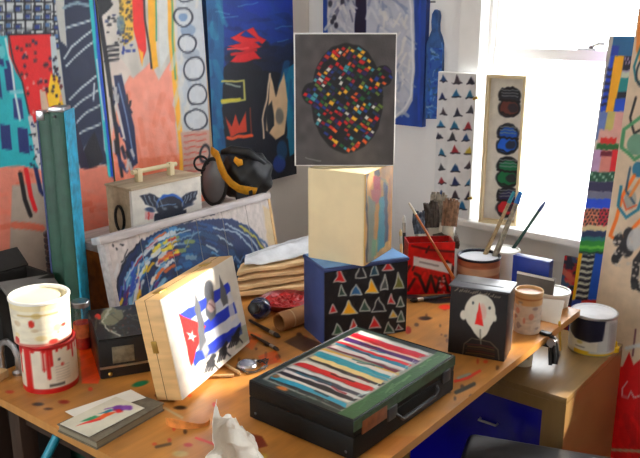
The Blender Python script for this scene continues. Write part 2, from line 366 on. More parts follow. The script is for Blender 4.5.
# ================================================================ THE TABLE
TX0, TX1, TY0, TY1 = 0.94, 2.435, 0.83, 1.895
def p_table(p):
    p.fill((186, 140, 86)); p.mottle(0.10, 9, 3); p.mottle(0.06, 40, 4)
    dk = [(40, 28, 24), (70, 34, 22), (30, 26, 40)]; rd = [(170, 40, 24), (196, 60, 30)]
    p.dots(8, 380, 130, 432, 10, 1.6, dk + rd, 2); p.dots(150, 395, 250, 458, 12, 1.8, dk + rd, 3, .7)
    p.dots(225, 320, 310, 370, 18, 2.0, dk + [(214, 90, 20)], 5, .8); p.dots(410, 295, 455, 345, 8, 1.6, dk + rd, 6, .6)
    p.dots(440, 355, 505, 400, 12, 1.8, dk + rd, 8, .8)
    p.ell(38, 404, 5, 1.6, (24, 18, 20)); p.ell(64, 402, 5, 1.8, (140, 40, 26)); p.ell(10, 392, 4, 1.5, (190, 70, 50)); p.ell(48, 409, 4, 1.2, (70, 40, 20))
    p.poly([(232, 340), (246, 330), (262, 336), (252, 350)], (216, 104, 24), .6); p.poly([(258, 356), (276, 350), (282, 362), (262, 366)], (220, 96, 24), .6)
    p.line([(196, 438), (214, 444), (226, 452)], 2, (190, 40, 24)); p.ell(188, 445, 4, 1.8, (160, 30, 40)); p.line([(156, 447), (170, 444)], 3, (90, 70, 50))
    p.ell(140, 384, 8, 2.4, (40, 130, 96), rot=-.25); p.line([(164, 408), (182, 418)], 2.5, (196, 178, 150)); p.ell(180, 408, 6, 2, (50, 34, 26))
    p.ell(445, 307, 6, 2.4, (224, 60, 20)); p.line([(408, 296), (436, 301), (452, 300)], 5, (60, 60, 66)); p.ell(425, 318, 6, 2, (70, 50, 40)); p.ell(408, 330, 3, 4, (150, 50, 24))
    p.line([(455, 381), (468, 378), (480, 371)], 2.5, (200, 44, 30)); p.line([(458, 378), (470, 374)], 2.5, (150, 160, 150)); p.line([(456, 392), (474, 384)], 4, (66, 70, 70))
    p.poly([(284, 342), (300, 334), (322, 344), (304, 352)], (60, 40, 28), .7); p.ell(268, 345, 4, 1.5, (60, 40, 26)); p.poly([(340, 452), (370, 436), (430, 436), (400, 456)], (150, 84, 40), .3)
    p.poly([(238, 430), (262, 436), (268, 446), (244, 452)], (110, 40, 24), .8); p.ell(258, 456, 10, 3, (190, 176, 60), .5); p.ell(180, 454, 8, 3, (190, 190, 150), .6)
    p.poly([(522, 316), (545, 322), (530, 334)], (190, 150, 110), .5)
    p.poly([(79, 346), (96, 340), (103, 372), (98, 384), (82, 384)], (236, 84, 14), .85); p.ell(92, 366, 9, 14, (240, 96, 20), .6)  # orange light glow beside the red can, painted into the tabletop colour
tb = thing('work_table', 'large paint-spattered wooden work table filling the middle of the room', 'table', loc(0, 0, 0))
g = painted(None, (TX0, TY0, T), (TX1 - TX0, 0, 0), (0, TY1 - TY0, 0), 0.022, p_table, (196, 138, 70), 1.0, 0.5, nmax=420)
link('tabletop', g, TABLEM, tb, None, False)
for (x, y) in ((1.02, 0.92), (1.02, 1.80), (2.06, 1.36), (2.36, 1.80)):
    link('leg', box(x - 0.025, x + 0.025, y - 0.025, y + 0.025, 0, T - 0.022, 0.003), DARKW, tb)
link('apron', box(1.05, 2.33, 1.79, 1.81, T - 0.11, T - 0.022), DARKW, tb); link('apron', box(1.01, 1.03, 0.95, 1.77, T - 0.11, T - 0.022), DARKW, tb)
# ================================================================ PAINTINGS ON THE LEFT
def lean_panel(name, label, cat, X0, X1, z0, z1, yb, k, depth, fn, side, m=PAINT, **kw):
    """canvas in a plane y = yb + k z, face towards -Y"""
    g = painted(None, (X0, yb + k * z0, z0), (X1 - X0, 0, 0), (0, k * (z1 - z0), z1 - z0), depth, fn, side, **kw)
    o = link(name, g, m, None, None, False); return tag(o, label, cat)
KA = 0.055; YA = 2.235
def xa(px, py, yb=YA, k=KA):               # x and z on the leaning plane
    lo, hi = 1.2, 2.6
    for _ in range(50):
        y = (lo + hi) / 2; q = on(1, px, py, y)
        if yb + k * q[2] > y: lo = y
        else: hi = y
    return on(1, px, py, lo)
def p_A(p):
    p.fill((206, 206, 200)); p.mottle(.08, 20, 1)
    nv = (24, 40, 92); bk = (22, 24, 34); aq = (48, 178, 186)
    p.rect(-60, -60, 57, 35, (206, 210, 210))
    for i in range(-4, 7):                 # grid of boxes
        x = i * 9.5 + 4; p.line([(x, -60), (x + 3, 36)], 1.6, bk)
        for j in range(-5, 5):
            y = j * 9 - 2 + (i % 2) * 1.5
            if i == -4: p.line([(-60, y + 6), (57, y + 4)], 1.5, bk)
            if (i * 7 + j * 3) % 5 != 0: p.rect(x + 2.4, y + 7.5, x + 6.8, y + 11.5, (40, 64, 130) if (i + j) % 2 else (88, 120, 160)); p.line([(x + 1, y + 7), (x + 8, y + 7), (x + 8, y + 12.5), (x + 1, y + 12.5), (x + 1, y + 7)], 1.0, bk)
    p.poly([(-60, 36), (12, 36), (20, 78), (32, 122), (40, 168), (20, 176), (-60, 172)], aq)
    for (x, y, w, h) in ((-6, 44, 8, 22), (4, 68, 9, 24), (-8, 72, 7, 26), (12, 98, 9, 22), (0, 124, 10, 26), (18, 128, 9, 26), (-14, 110, 9, 30), (6, 60, 5, 10)):
        p.poly([(x, y), (x + w, y + 1), (x + w + 2.5, y + h), (x + 2, y + h - 1)], (26, 50, 110))
    p.line([(6, 38), (12, 66), (14, 92), (20, 120)], 2.4, (210, 226, 226)); p.ell(2, 52, 4, 7, (120, 200, 206)); p.line([(10, 92), (24, 92)], 3, (150, 206, 214))
    p.poly([(8, 34), (50, 34), (53, 60), (58, 104), (60, 112), (34, 124), (28, 112), (22, 82), (16, 72), (10, 54)], (206, 26, 30))
    p.line([(9, 35), (14, 62), (22, 82), (30, 120)], 1.4, (24, 20, 34)); p.line([(8, 35), (52, 34)], 1.5, (20, 20, 30))
    p.poly([(49, 36), (55, 36), (62, 108), (56, 110), (51, 66)], (200, 208, 210)); p.poly([(50, 74), (57, 76), (64, 108), (50, 114), (47, 96)], (238, 198, 34))
    for i in range(54):
        a, b = random.Random(i).random(), random.Random(i + 99).random()
        y = 40 + 76 * a; x = 13 + (y - 36) * .22 + 38 * b
        p.ell(x, y, 1.5, 1.9, [(30, 18, 26), (90, 16, 24), (220, 160, 150), (34, 28, 70)][i % 4], .9)
    for i in range(6): p.ell(53 + i % 3 * 3.2, 60 + i * 9, 1.3, 1.8, (24, 28, 60))
    p.poly([(40, 90), (46, 92), (50, 112), (42, 114)], (214, 190, 170))
    p.poly([(56, -60), (94, -60), (96, 40), (110, 165), (74, 165), (66, 100), (58, 40)], (34, 46, 74))
    p.poly([(52, -60), (64, -60), (65, 14), (67, 46), (60, 40), (56, 10)], (196, 196, 192)); p.line([(64, 8), (78, 3), (90, 6)], 3, (150, 170, 180))
    for pts in ([(66, 28), (80, 24), (92, 20)], [(64, 58), (72, 46), (92, 31)], [(66, 66), (78, 54), (94, 42)], [(70, 100), (82, 88), (96, 76)], [(72, 110), (84, 100), (98, 90)], [(74, 126), (88, 112), (102, 104)], [(94, 84), (93, 100)], [(80, 134), (100, 124)], [(84, 150), (92, 140)]):
        p.line(pts, 1.9, (206, 214, 218))
    p.ell(80, 70, 10, 14, (46, 54, 78), .8); p.poly([(84, 150), (94, 132), (104, 160), (90, 176)], (26, 26, 40)); p.poly([(76, 118), (84, 150), (90, 172), (80, 168)], (40, 30, 60)); p.poly([(100, 100), (110, 96), (112, 166), (104, 150)], (206, 208, 214))
    p.line([(30, 118), (38, 160), (46, 176)], 5, (214, 214, 214)); p.dots(30, 122, 46, 168, 22, 1.2, [nv, bk], 4)
    p.poly([(-60, 172), (20, 166), (60, 172), (120, 164), (120, 400), (-60, 400)], (226, 154, 136)); p.strokes(-20, 168, 110, 230, 40, 22, 5, [(232, 150, 130), (212, 118, 92), (224, 160, 146)], 0.1, 3, .6)
    p.poly([(12, 186), (60, 180), (60, 330), (8, 330)], (190, 176, 164)); p.line([(14, 225), (42, 228)], 7, (214, 132, 110))
    p.line([(20, 174), (25, 200), (31, 216)], 4.2, (26, 22, 26)); p.line([(26, 170), (31, 196), (36, 210)], 4.4, (206, 34, 44)); p.line([(36, 168), (41, 190), (44, 194)], 3.8, (30, 44, 96))
    p.line([(88, -60), (91, 0), (97, 60), (104, 120), (110, 175)], 4.0, (60, 190, 190)); p.line([(95, -20), (99, 50), (107, 120), (113, 175)], 4.5, (30, 84, 180)); p.line([(97, 60), (104, 120)], 1.4, (206, 220, 226))
def p_B(p):
    p.fill((212, 206, 198)); p.mottle(.06, 20, 2); bk = (24, 24, 32)
    p.poly([(112, 62), (134, 78), (150, 62), (158, 80), (172, 60), (190, 420), (100, 420), (100, 150), (116, 120)], (236, 170, 152))
    p.poly([(90, 165), (210, 150), (210, 420), (80, 420)], (220, 138, 110)); p.strokes(108, 90, 175, 215, 70, 26, 5, [(240, 180, 164), (230, 156, 136), (238, 170, 152), (220, 136, 110)], 1.5, 3, .45)
    p.poly([(128, -60), (141, -60), (145, 20), (146, 50), (141, 62), (137, 44), (131, 20)], (214, 50, 34)); p.poly([(147, -60), (156, -60), (156, 30), (158, 66), (152, 70), (149, 40)], (236, 182, 40)); p.poly([(138, 48), (143, 52), (142, 66)], (236, 182, 60))
    p.line([(142, -60), (145, 20), (150, 54), (151, 68)], 2.0, (50, 40, 34)); p.line([(155, -60), (157, 40)], 1.3, (70, 150, 110)); p.poly([(158, -60), (169, -60), (171, 50), (166, 60), (160, 70)], (222, 222, 218))
    p.poly([(112, 55), (122, 60), (132, 72), (118, 96), (112, 140), (108, 100)], (224, 212, 204))
    p.poly([(118, -60), (130, -60), (134, 40), (124, 46), (120, 20)], (226, 190, 92)); p.dots(118, 0, 132, 44, 60, 1.1, [(60, 54, 50), (90, 80, 60)], 3); p.dots(106, 14, 128, 46, 14, 1.7, [bk, (40, 50, 90)], 7); p.ell(121, 24, 4, 9, (120, 140, 146), .8); p.dots(122, 40, 136, 54, 10, 1.4, [(40, 60, 130)], 17)
    p.poly([(96, -60), (112, -60), (111, 8), (102, 16), (97, 8)], bk); p.line([(104, 8), (111, 5)], 4, bk)
    for k in range(4): p.line([(105, 47 + k * 4.6), (118, 46 + k * 4.6)], 2.6, bk)
    p.line([(95, -60), (99, 10), (107, 64), (111, 96)], 4.6, bk); p.line([(110, 90), (116, 130), (122, 176)], 3.0, bk)
    p.poly([(114, 76), (121, 75), (126, 96), (134, 128), (138, 164), (130, 170), (122, 130), (117, 100)], (36, 46, 84)); p.line([(118, 84), (126, 118), (134, 160)], 1.4, (140, 160, 190)); p.line([(114, 96), (124, 140)], 2.5, (216, 212, 208))
    p.strokes(113, 78, 132, 165, 26, 9, 2.4, [(24, 30, 60), (30, 44, 90), (20, 20, 34), (206, 204, 204)], 1.3, 31, .9, .5)
    p.line([(168, -60), (171, 30), (176, 90), (181, 150), (186, 230)], 5, (236, 184, 78)); p.line([(169, -60), (173, 40), (176, 80)], 1.2, (80, 160, 130))
    p.poly([(173, -60), (210, -60), (210, 130), (184, 130), (178, 70)], (200, 204, 208)); p.strokes(176, -10, 200, 125, 26, 16, 3.5, [(216, 218, 220), (176, 184, 196), (220, 216, 208)], 1.5, 5, .6)
    p.ell(188, 30, 8, 6, (130, 150, 176), .7); p.ell(191, 54, 9, 6, (150, 160, 176), .6)
    for (x, y, rx, ry) in ((183, 17, 10, 9), (187, 43, 9.5, 9), (194, 69, 10, 12), (197.5, 95, 9, 10), (196, 120, 11, 10), (186, -8, 10, 10)):
        p.ell(x, y, rx - .5, ry - .5, (214, 216, 218), .75); p.ell(x, y, rx, ry, (24, 28, 44), 1, .3, 1.5)
    p.ell(183, 17, 5, 4, (110, 140, 180), .7)
    p.poly([(180, 132), (212, 130), (216, 190), (186, 200)], (200, 170, 158)); 
    for k in range(8): p.line([(184, 136 + k * 6), (206, 134 + k * 6)], 1.1, (196, 90, 76))
    p.ell(205, 154, 5, 8, (30, 30, 40), 1, .1, 2.0)
    p.line([(203, -60), (205, 0), (209, 80), (214, 200)], 4.0, (176, 152, 124))
qa = xa(102, 60); qb = xa(206, 60)
lean_panel('abstract_painting', 'tall abstract canvas with red patch, white-and-navy grid and turquoise blocks at left edge', 'painting', 1.05, qa[0] - 0.004, 0.10, 1.93, YA, KA, 0.02, p_A, (50, 160, 176), nmax=300)
lean_panel('abstract_painting', 'tall abstract canvas with salmon field, red and yellow drips and column of black-outlined circles', 'painting', qa[0] + 0.004, qb[0], 0.10, 1.93, YA, KA, 0.02, p_B, (186, 160, 130), nmax=320)
def p_blue(p):
    p.fill((14, 22, 36)); p.mottle(.15, 14, 2)
    p.poly([(205, -60), (300, -60), (296, 40), (270, 55), (240, 50), (222, 70), (205, 60)], (16, 62, 130)); p.strokes(222, -10, 294, 36, 40, 26, 7, [(14, 60, 140), (20, 74, 150), (10, 44, 100)], 0.2, 3, .5)
    p.strokes(240, -20, 292, 10, 16, 20, 8, [(18, 60, 150)], .1, 9, .6)
    p.strokes(224, 48, 290, 66, 40, 18, 8, [(12, 30, 58), (14, 40, 80), (16, 20, 30)], 0.1, 13, .6)
    p.poly([(205, -60), (222, -60), (224, 60), (222, 110), (226, 150), (205, 160)], (20, 96, 138)); p.strokes(206, 0, 220, 140, 30, 20, 5, [(22, 110, 150), (16, 80, 120), (40, 130, 160)], 1.5, 4, .6)
    p.poly([(284, 70), (300, 60), (300, 150), (290, 156), (286, 120)], (30, 130, 160)); p.strokes(286, 60, 296, 130, 12, 20, 4, [(40, 140, 170), (20, 100, 140)], 1.5, 6, .7)
    p.ell(279, 164, 6, 9, (20, 70, 150), .8); p.ell(282, 150, 5, 10, (24, 90, 130), .7)
    rd = (196, 44, 50)
    for pts in ([(230, 38), (246, 30), (240, 36), (262, 40), (246, 46)], [(246, 30), (262, 44), (266, 40), (258, 36), (254, 28)], [(228, 47), (250, 40), (262, 46), (248, 52)], [(230, 62), (240, 52), (252, 50), (262, 58), (246, 62)]): p.poly(pts, rd)
    p.line([(228, 50), (248, 48)], 1.6, (220, 90, 90)); p.line([(232, 55), (256, 50)], 3, (180, 36, 44))
    p.line([(222, 82), (244, 80), (245, 100), (222, 103)], 2.0, (196, 190, 120)); p.line([(222, 101), (240, 99)], 3.2, (206, 196, 90)); p.line([(226, 84), (240, 86)], 2, (150, 160, 150))
    p.poly([(226, 116), (231, 126), (236, 114), (240, 126), (246, 112), (247, 132), (230, 136)], (190, 80, 54)); p.line([(228, 138), (252, 136)], 3.4, (206, 100, 60)); p.line([(250, 108), (252, 134)], 1.2, (150, 70, 50))
    p.poly([(270, 74), (276, 96), (284, 72), (288, 100), (284, 134), (276, 140), (266, 130)], (214, 190, 160)); p.poly([(266, 108), (272, 100), (274, 126), (268, 134)], (36, 42, 50)); p.line([(270, 74), (263, 120), (264, 138)], 1.6, (220, 200, 176)); p.ell(279, 116, 4, 8, (90, 96, 100), .7)
    for pts in ([(216, 12), (230, 14)], [(222, 18), (238, 16)], [(238, 6), (258, 3)], [(276, 28), (292, 26)], [(278, 42), (288, 40)]): p.line(pts, .8, (130, 170, 200), .7)
KB, YB = 0.02, 2.30
q0, q1, q2 = xa(209, 60, YB, KB), xa(294, 60, YB, KB), xa(296, 174, YB, KB)
lean_panel('abstract_painting', 'deep blue and black canvas with red bird shapes hung beside the wall corner', 'painting', q0[0], q1[0], q2[2], 1.93, YB, KB, 0.03, p_blue, (20, 60, 110))

# ================================================================ PAINTINGS ON THE WINDOW WALL
def wall_panel(name, label, cat, y1, y0, z0, z1, x, depth, fn, side):   # face towards -X, y1 is left in view
    g = painted(None, (x, y1, z0), (0, y0 - y1, 0), (0, 0, z1 - z0), depth, fn, side)
    return tag(link(name, g, PAINT, None, None, False), label, cat)
def p_wb(p):
    p.fill((46, 78, 142)); p.mottle(.12, 16, 4)
    p.poly([(328, -60), (356, -60), (355, 40), (352, 120), (330, 120), (327, 20)], (196, 196, 202)); p.poly([(365, -60), (413, -60), (415, 60), (413, 100), (404, 114), (394, 120), (366, 120), (366, 20)], (196, 198, 206))
    p.poly([(355, -60), (367, -60), (366, 32), (364, 60), (356, 60), (355, 30)], (34, 24, 54))
    p.strokes(328, -20, 352, 40, 60, 9, 2.2, [(214, 214, 216), (170, 176, 190), (110, 110, 130), (222, 220, 216)], 1.4, 3, .8, .9); p.strokes(368, -20, 410, 108, 90, 11, 2.4, [(216, 216, 218), (178, 184, 198), (150, 158, 180), (222, 220, 216)], 1.4, 4, .8, .9)
    for (x, y) in ((334, 18), (332, 22), (330, 4), (336, 26), (342, 2)): p.ell(x, y, 2, 3, (30, 28, 44), .8)
    p.line([(410, -20), (413, 60), (411, 96), (402, 112), (394, 118)], 2, (226, 226, 228)); p.line([(420, -30), (419, 120)], 2, (46, 84, 170))
y_l = on(0, 323, 30, 2.92)[1]; y_r = on(0, 423, 100, 2.92)[1]; zb = on(0, 410, 126, 2.92)[2]
wall_panel('abstract_painting', 'blue canvas with textured white rounded blocks on the wall behind the mosaic head canvas', 'painting', y_l, y_r, zb, 2.0, 2.92, 0.03, p_wb, (30, 60, 140))
# blue bottle-shaped board
cy, cx_ = on(0, 432, 60, 2.925)[1], 2.925
pts = []
for (px, py) in ((424.5, 119), (426.5, 44), (429, 37), (431.6, 30), (431.2, 22), (432.0, 14), (434.6, 9.5), (437.6, 11), (438.6, 16), (437.6, 24), (437.8, 31), (440, 37), (441.5, 44), (441, 119)):
    q = on(0, px, py, 2.925); pts.append((q[1], q[2]))
g = G(); n = len(pts); g.add([(2.925, a, b) for a, b in pts] + [(2.948, a, b) for a, b in pts], [tuple(range(n)), tuple(reversed(range(n, 2 * n)))] + [((i + 1) % n, i, n + i, n + (i + 1) % n) for i in range(n)])
bt = thing('bottle_board', 'blue bottle-shaped wooden board hanging beside the window casing', 'wall art')
link('board', g, mat('cobalt_paint', (48, 94, 158), .5, var=.2, scale=30, bump=.2), bt, None, False)
def p_swirl(p):
    p.fill((56, 98, 160)); p.strokes(426, 34, 442, 118, 70, 5, 1.5, [(120, 160, 206), (150, 176, 200), (30, 64, 140), (60, 90, 110), (96, 150, 210)], 0.8, 4, .9, 1.4)
g = painted(None, (2.9245, pts[0][0] - .006, pts[0][1] + .006), (0, pts[-1][0] - pts[0][0] + .012, 0), (0, 0, pts[1][1] - pts[0][1] - .02), 0.0, p_swirl)
link('swirl_pattern', g, PAINT, bt, None, False)
link('hanging_nail', tube([(2.95, on(0, 435, 3, 2.95)[1], on(0, 435, 2, 2.95)[2]), (2.915, on(0, 435, 3, 2.95)[1], on(0, 435, 2, 2.95)[2])], .003, 8), DSTEEL, bt)

# ================================================================ HINGED BOX ON THE SILL
hb = thing('hinged_box', 'white hinged wooden box standing open on the sill, painted triangles and heads inside', 'box', loc(2.87, 1.46, WZ0))
def p_tri(p):
    p.fill((232, 232, 232)); p.mottle(.02, 10, 2)
    rows = ((80, 445), (95, 444), (111, 445), (125, 442), (137, 440), (151, 443), (166, 443), (181, 443), (195, 443), (207, 450))
    cs = [(30, 70, 110), (150, 50, 60), (60, 62, 70), (40, 110, 140), (40, 40, 60), (50, 120, 160), (70, 60, 70), (30, 44, 90)]
    k = 0
    for (y, x) in rows:
        for j in range(3):
            cx, cy = x + j * 12.3 + (k * 37 % 3 - 1), y + (k * 53 % 4 - 1.5); c = cs[(k * 5 + j) % len(cs)]
            if y == 151 and j == 2: c = (200, 180, 80)
            s = 3.4 + (k * 29 % 3) * .4
            p.poly([(cx - s, cy + s * .9), (cx + (k % 3 - 1), cy - s), (cx + s, cy + s * .9)], c); p.line([(cx - s, cy + s * .9), (cx + s, cy + s * .9)], 1.1, (30, 28, 40)); k += 1
def p_heads(p):
    p.fill((238, 236, 231)); p.mottle(.02, 10, 3); bk = (32, 36, 46)
    for (x, y, c, c2) in ((510, 100, (44, 48, 60), (120, 70, 66)), (508, 137, (30, 110, 210), (40, 120, 220)), (508, 170, (20, 130, 90), (16, 120, 80)), (508, 200, (50, 50, 96), (200, 60, 70))):
        p.ell(x, y - 4, 11.5, 9.5, bk, 1, .1); p.ell(x - .5, y + 8, 11.5, 10, bk, 1, -.2); p.ell(x + .5, y - 3, 9.5, 6.5, c, .9); p.ell(x - 1, y + 8, 9.5, 8, c2)
        p.ell(x + 3, y + 8, 5, 4.5, (50, 46, 60), .85); p.line([(x - 10, y), (x + 10, y + 2)], 2.0, (20, 22, 30)); p.line([(x - 9, y + 12), (x, y + 16), (x + 8, y + 13)], 1.4, (20, 22, 30))
        for k in range(3): p.line([(x - 8, y - 10 + k * 3), (x + 8, y - 9.5 + k * 3)], .9, (160, 166, 170))
H = 0.585
# left half: flat inner panel facing the room
Ml = loc(2.862, 1.640, WZ0, R(-6)); Mr = loc(2.872, 1.420, WZ0, R(14))
def half(M, w, fn, dep, tray):
    Ah = Matrix.Translation((2.87, 1.46, WZ0)).inverted() @ M
    b = link('half', box(0.008, dep, -w, 0, 0, H, 0.003), WHITEW, hb, Ah, False)
    link('painted_panel', painted(M, (0.006, -0.004, 0.004), (0, -w + .008, 0), (0, 0, H - .008), 0, fn), PAINT, b, None, False)
    if tray:
        for (a, c, e, h) in ((-0.012, 0, 0, H), (-w, -w + .012, 0, H)): link('side_wall', box(-0.03, 0.008, a, c, e, h, 0.002), CREAM, b, None, False)
        link('end_wall', box(-0.03, 0.008, -w + .012, -0.012, H - .012, H), CREAM, b, None, False); link('end_wall', box(-0.03, 0.008, -w + .012, -0.012, 0, .012), CREAM, b, None, False)
    else:
        for z in (0.09, 0.49):
            link('latch', tube([(0.004, -w + .004, z), (0.0, -w - .006, z + .004), (0.002, -w - .016, z + .006)], [.006, .005, .007], 8), BRASS, b)
half(Ml, 0.182, p_tri, 0.04, False)
half(Mr, 0.152, p_heads, 0.016, True)
# ================================================================ CANVASES LEANING BY THE WINDOW (right)
KR = 0.14
def rpanel(name, label, y1, y0, xb, depth, z1, fn, side, z0=0.004):      # face towards -X, top leaning to +X
    g = painted(None, (xb + KR * z0, y1, z0), (0, y0 - y1, 0), (KR * (z1 - z0), 0, z1 - z0), depth, fn, side, nmax=320)
    return tag(link(name, g, PAINT, None, None, False), label, 'painting')
def p_patch(p):
    p.fill((206, 198, 190)); p.mottle(.05, 16, 2)
    def band(y0, y1, segs):               # segs: (u0, u1, colour) across the strip; edges slant with the board
        for (a, b, c) in segs:
            L = lambda y, u: (614 - (y - 36) * .178 + u * (24 + (y - 36) * .022), y)
            p.poly([L(y0, a), L(y0, b), L(y1, b), L(y1, a)], c)
    band(30, 56, [(0, 1.1, (56, 110, 150))]); band(46, 56, [(0, .3, (40, 70, 160))]); band(56, 112, [(0, .25, (40, 84, 190)), (.2, .55, (232, 178, 30)), (.55, 1.1, (180, 170, 190))])
    band(56, 70, [(.55, 1.1, (40, 40, 60))])
    for k in range(6): band(57 + (k % 2) * 4, 60 + (k % 2) * 4, [(.58 + k * .07, .64 + k * .07, (190, 170, 200))])
    for k in range(6): band(68 + k * 7, 71 + k * 7, [(-.02, .2, (24, 30, 70))])
    band(72, 78, [(.55, 1.1, (210, 216, 200))]); band(78, 92, [(.55, 1.1, (30, 140, 140))]); band(92, 99, [(.55, 1.1, (24, 26, 44))]); band(99, 112, [(.5, 1.1, (30, 90, 190))])
    band(112, 140, [(0, .3, (120, 140, 190)), (.3, .6, (206, 196, 130)), (.6, 1.1, (222, 176, 170))]); band(130, 144, [(0.1, 1.1, (222, 180, 170))]); band(138, 144, [(.2, .8, (206, 60, 50))]); band(144, 150, [(.1, 1.1, (50, 110, 60))])
    band(150, 172, [(0, .35, (200, 170, 200)), (.35, .7, (214, 150, 140)), (.7, 1.1, (206, 30, 50))]); band(151, 156, [(.3, .7, (110, 20, 50))]); band(172, 182, [(0, 1.1, (40, 90, 70))])
    for k in range(9): band(173 + (k % 3) * 3, 175.5 + (k % 3) * 3, [(.05 + k * .11, .12 + k * .11, (170, 200, 180))])
    band(182, 192, [(0, 1.1, (60, 56, 90))]); band(192, 199, [(0, 1.1, (130, 130, 150))]); band(199, 209, [(0, 1.1, (30, 90, 200))])
    band(209, 226, [(0, 1.1, (226, 150, 120))]); band(209, 226, [(.6, 1.1, (206, 60, 80))])
    for j in range(5):
        for k in range(7): band(209.5 + j * 3.4, 211.6 + j * 3.4, [(.04 + k * .14 + (j % 2) * .07, .12 + k * .14 + (j % 2) * .07, (24, 24, 30))])
    band(226, 232, [(0, 1.1, (222, 206, 170))]); band(231, 238, [(.1, 1.0, (30, 50, 90))]); band(237, 242, [(.05, 1.1, (40, 120, 120))]); band(241, 254, [(.05, 1.0, (50, 140, 60))]); band(246, 249, [(.05, 1.0, (120, 190, 90))]); band(252, 254.5, [(.05, 1.0, (20, 60, 50))])
    band(254, 300, [(-.05, .25, (238, 190, 30)), (.25, .7, (222, 222, 206)), (.7, 1.1, (30, 100, 190))]); band(226, 254, [(-.1, .05, (196, 150, 200))])
    for k in range(8): band(255 + k * 6, 258.4 + k * 6, [(.26, .7, (20, 24, 44))])
    band(300, 460, [(0, .5, (60, 80, 150)), (.5, 1.1, (200, 60, 50))])
def p_beige(p):
    p.fill((222, 204, 182)); p.mottle(.05, 12, 3); bk = (34, 32, 36)
    p.poly([(640, 10), (662, -10), (664, 60), (646, 80), (636, 50)], (224, 138, 60), .8); p.line([(650, 20), (640, 50), (634, 66), (636, 80), (646, 88)], 2.2, (40, 120, 130)); p.ell(645, 72, 8, 14, (40, 60, 70), 1, .2, 2.0)
    p.line([(636, 98), (630, 118), (634, 134), (644, 128), (646, 108)], 2.4, bk); p.line([(648, 112), (624, 130), (622, 148), (634, 160), (650, 150)], 3.4, (90, 150, 110)); p.ell(636, 145, 9, 11, (80, 140, 120), .7, .3); p.ell(638, 170, 6, 8, (40, 120, 150), .9); p.ell(630, 200, 6, 10, (140, 150, 150), .6)
    p.line([(634, 176), (622, 196), (616, 220), (610, 236), (618, 242), (632, 230), (644, 216)], 3.4, (226, 130, 50)); p.line([(621, 186), (618, 206), (626, 218), (638, 210), (642, 198)], 3.0, (50, 130, 150)); p.line([(622, 196), (626, 210), (636, 206)], 1.6, (210, 100, 60))
    p.line([(630, 168), (626, 190), (634, 204)], 2.0, (60, 90, 110)); p.line([(640, 180), (630, 196)], 3, (220, 150, 90))
    for k, (x, y) in enumerate(((628, 234), (624, 244), (620, 252), (618, 240), (616, 258), (628, 252))): p.ell(x, y, 4.6, 6.5, bk, .95, .5)
    p.ell(634, 240, 7, 12, (206, 206, 206), .9, .3); p.dots(614, 232, 634, 268, 20, 1.3, [(210, 200, 190)], 4, .9)
    p.line([(644, 250), (636, 262), (634, 282), (640, 288)], 7, (40, 38, 42)); p.dots(632, 256, 642, 290, 14, 1.2, [(200, 190, 180)], 6, .9); p.ell(634, 286, 3, 4, (60, 60, 60))
    for k, (x, y, c) in enumerate(((664, 60, (224, 138, 60)), (690, 110, (40, 120, 150)), (668, 180, (90, 150, 110)), (700, 230, (34, 32, 36)), (676, 300, (226, 130, 50)), (720, 60, (34, 32, 36)), (730, 170, (206, 60, 50)), (736, 290, (60, 90, 110)))):
        p.line([(x, y), (x + 14, y + 16), (x + 8, y + 36), (x - 10, y + 42), (x - 16, y + 24)], 3.2, c); p.ell(x + 4, y + 20, 7, 10, c, .7, .4, 2.2)
    p.line([(636, 330), (633, 356)], 2.0, (120, 80, 90)); p.line([(626, 348), (640, 346)], 4, (226, 226, 226))
    p.poly([(560, 372), (622, 366), (629, 352), (634, 366), (648, 354), (700, 350), (740, 372), (900, 356), (900, 640), (560, 640)], (204, 20, 26)); p.strokes(600, 375, 650, 450, 30, 20, 5, [(214, 30, 30), (186, 14, 22), (220, 40, 40)], 1.4, 5, .6)
    p.line([(627, 382), (622, 388), (622, 396), (628, 398), (631, 392), (634, 398), (640, 396)], 1.6, (232, 206, 206)); p.line([(612, 450), (640, 452)], 3, (196, 170, 140))
XB = 2.70
def yat(px, py, xb):                       # y on the plane x = xb + KR z
    lo, hi = 2.0, 3.2
    for _ in range(50):
        x = (lo + hi) / 2; q = on(0, px, py, x)
        if xb + KR * q[2] > x: lo = x
        else: hi = x
    return on(0, px, py, lo)
a = yat(614, 36, XB); b = yat(640, 36, XB); c = yat(568, 297, XB)
y1 = (a[1] + c[1]) / 2
d1, d2 = yat(618, 150, XB - .03), yat(597, 297, XB - .03)
rpanel('patchwork_board', 'narrow board painted in a bright patchwork leaning against the window wall', y1, y1 - 0.135, XB, 0.018, a[2], p_patch, (150, 120, 190))
rpanel('abstract_painting', 'large beige canvas with orange and black swirls and a red base at right edge', (d1[1] + d2[1]) / 2, 0.30, XB - 0.03, 0.022, 1.86, p_beige, (206, 180, 150))  # unseen upper part made taller to keep sun off the cream box
def p_small(p):
    p.fill((150, 40, 50)); p.strokes(556, 250, 576, 305, 50, 9, 4, [(190, 50, 60), (40, 36, 60), (60, 90, 120), (200, 110, 90), (30, 30, 40)], 1.2, 3, .9, 1.2)
e1, e2 = yat(562, 275, 2.74)[1], yat(576, 275, 2.74)[1]
rpanel('small_painted_board', 'dark red mottled board leaning low behind the patchwork board', e1, e2 - .02, 2.74, 0.016, yat(567, 256, 2.74)[2], p_small, (120, 90, 80))

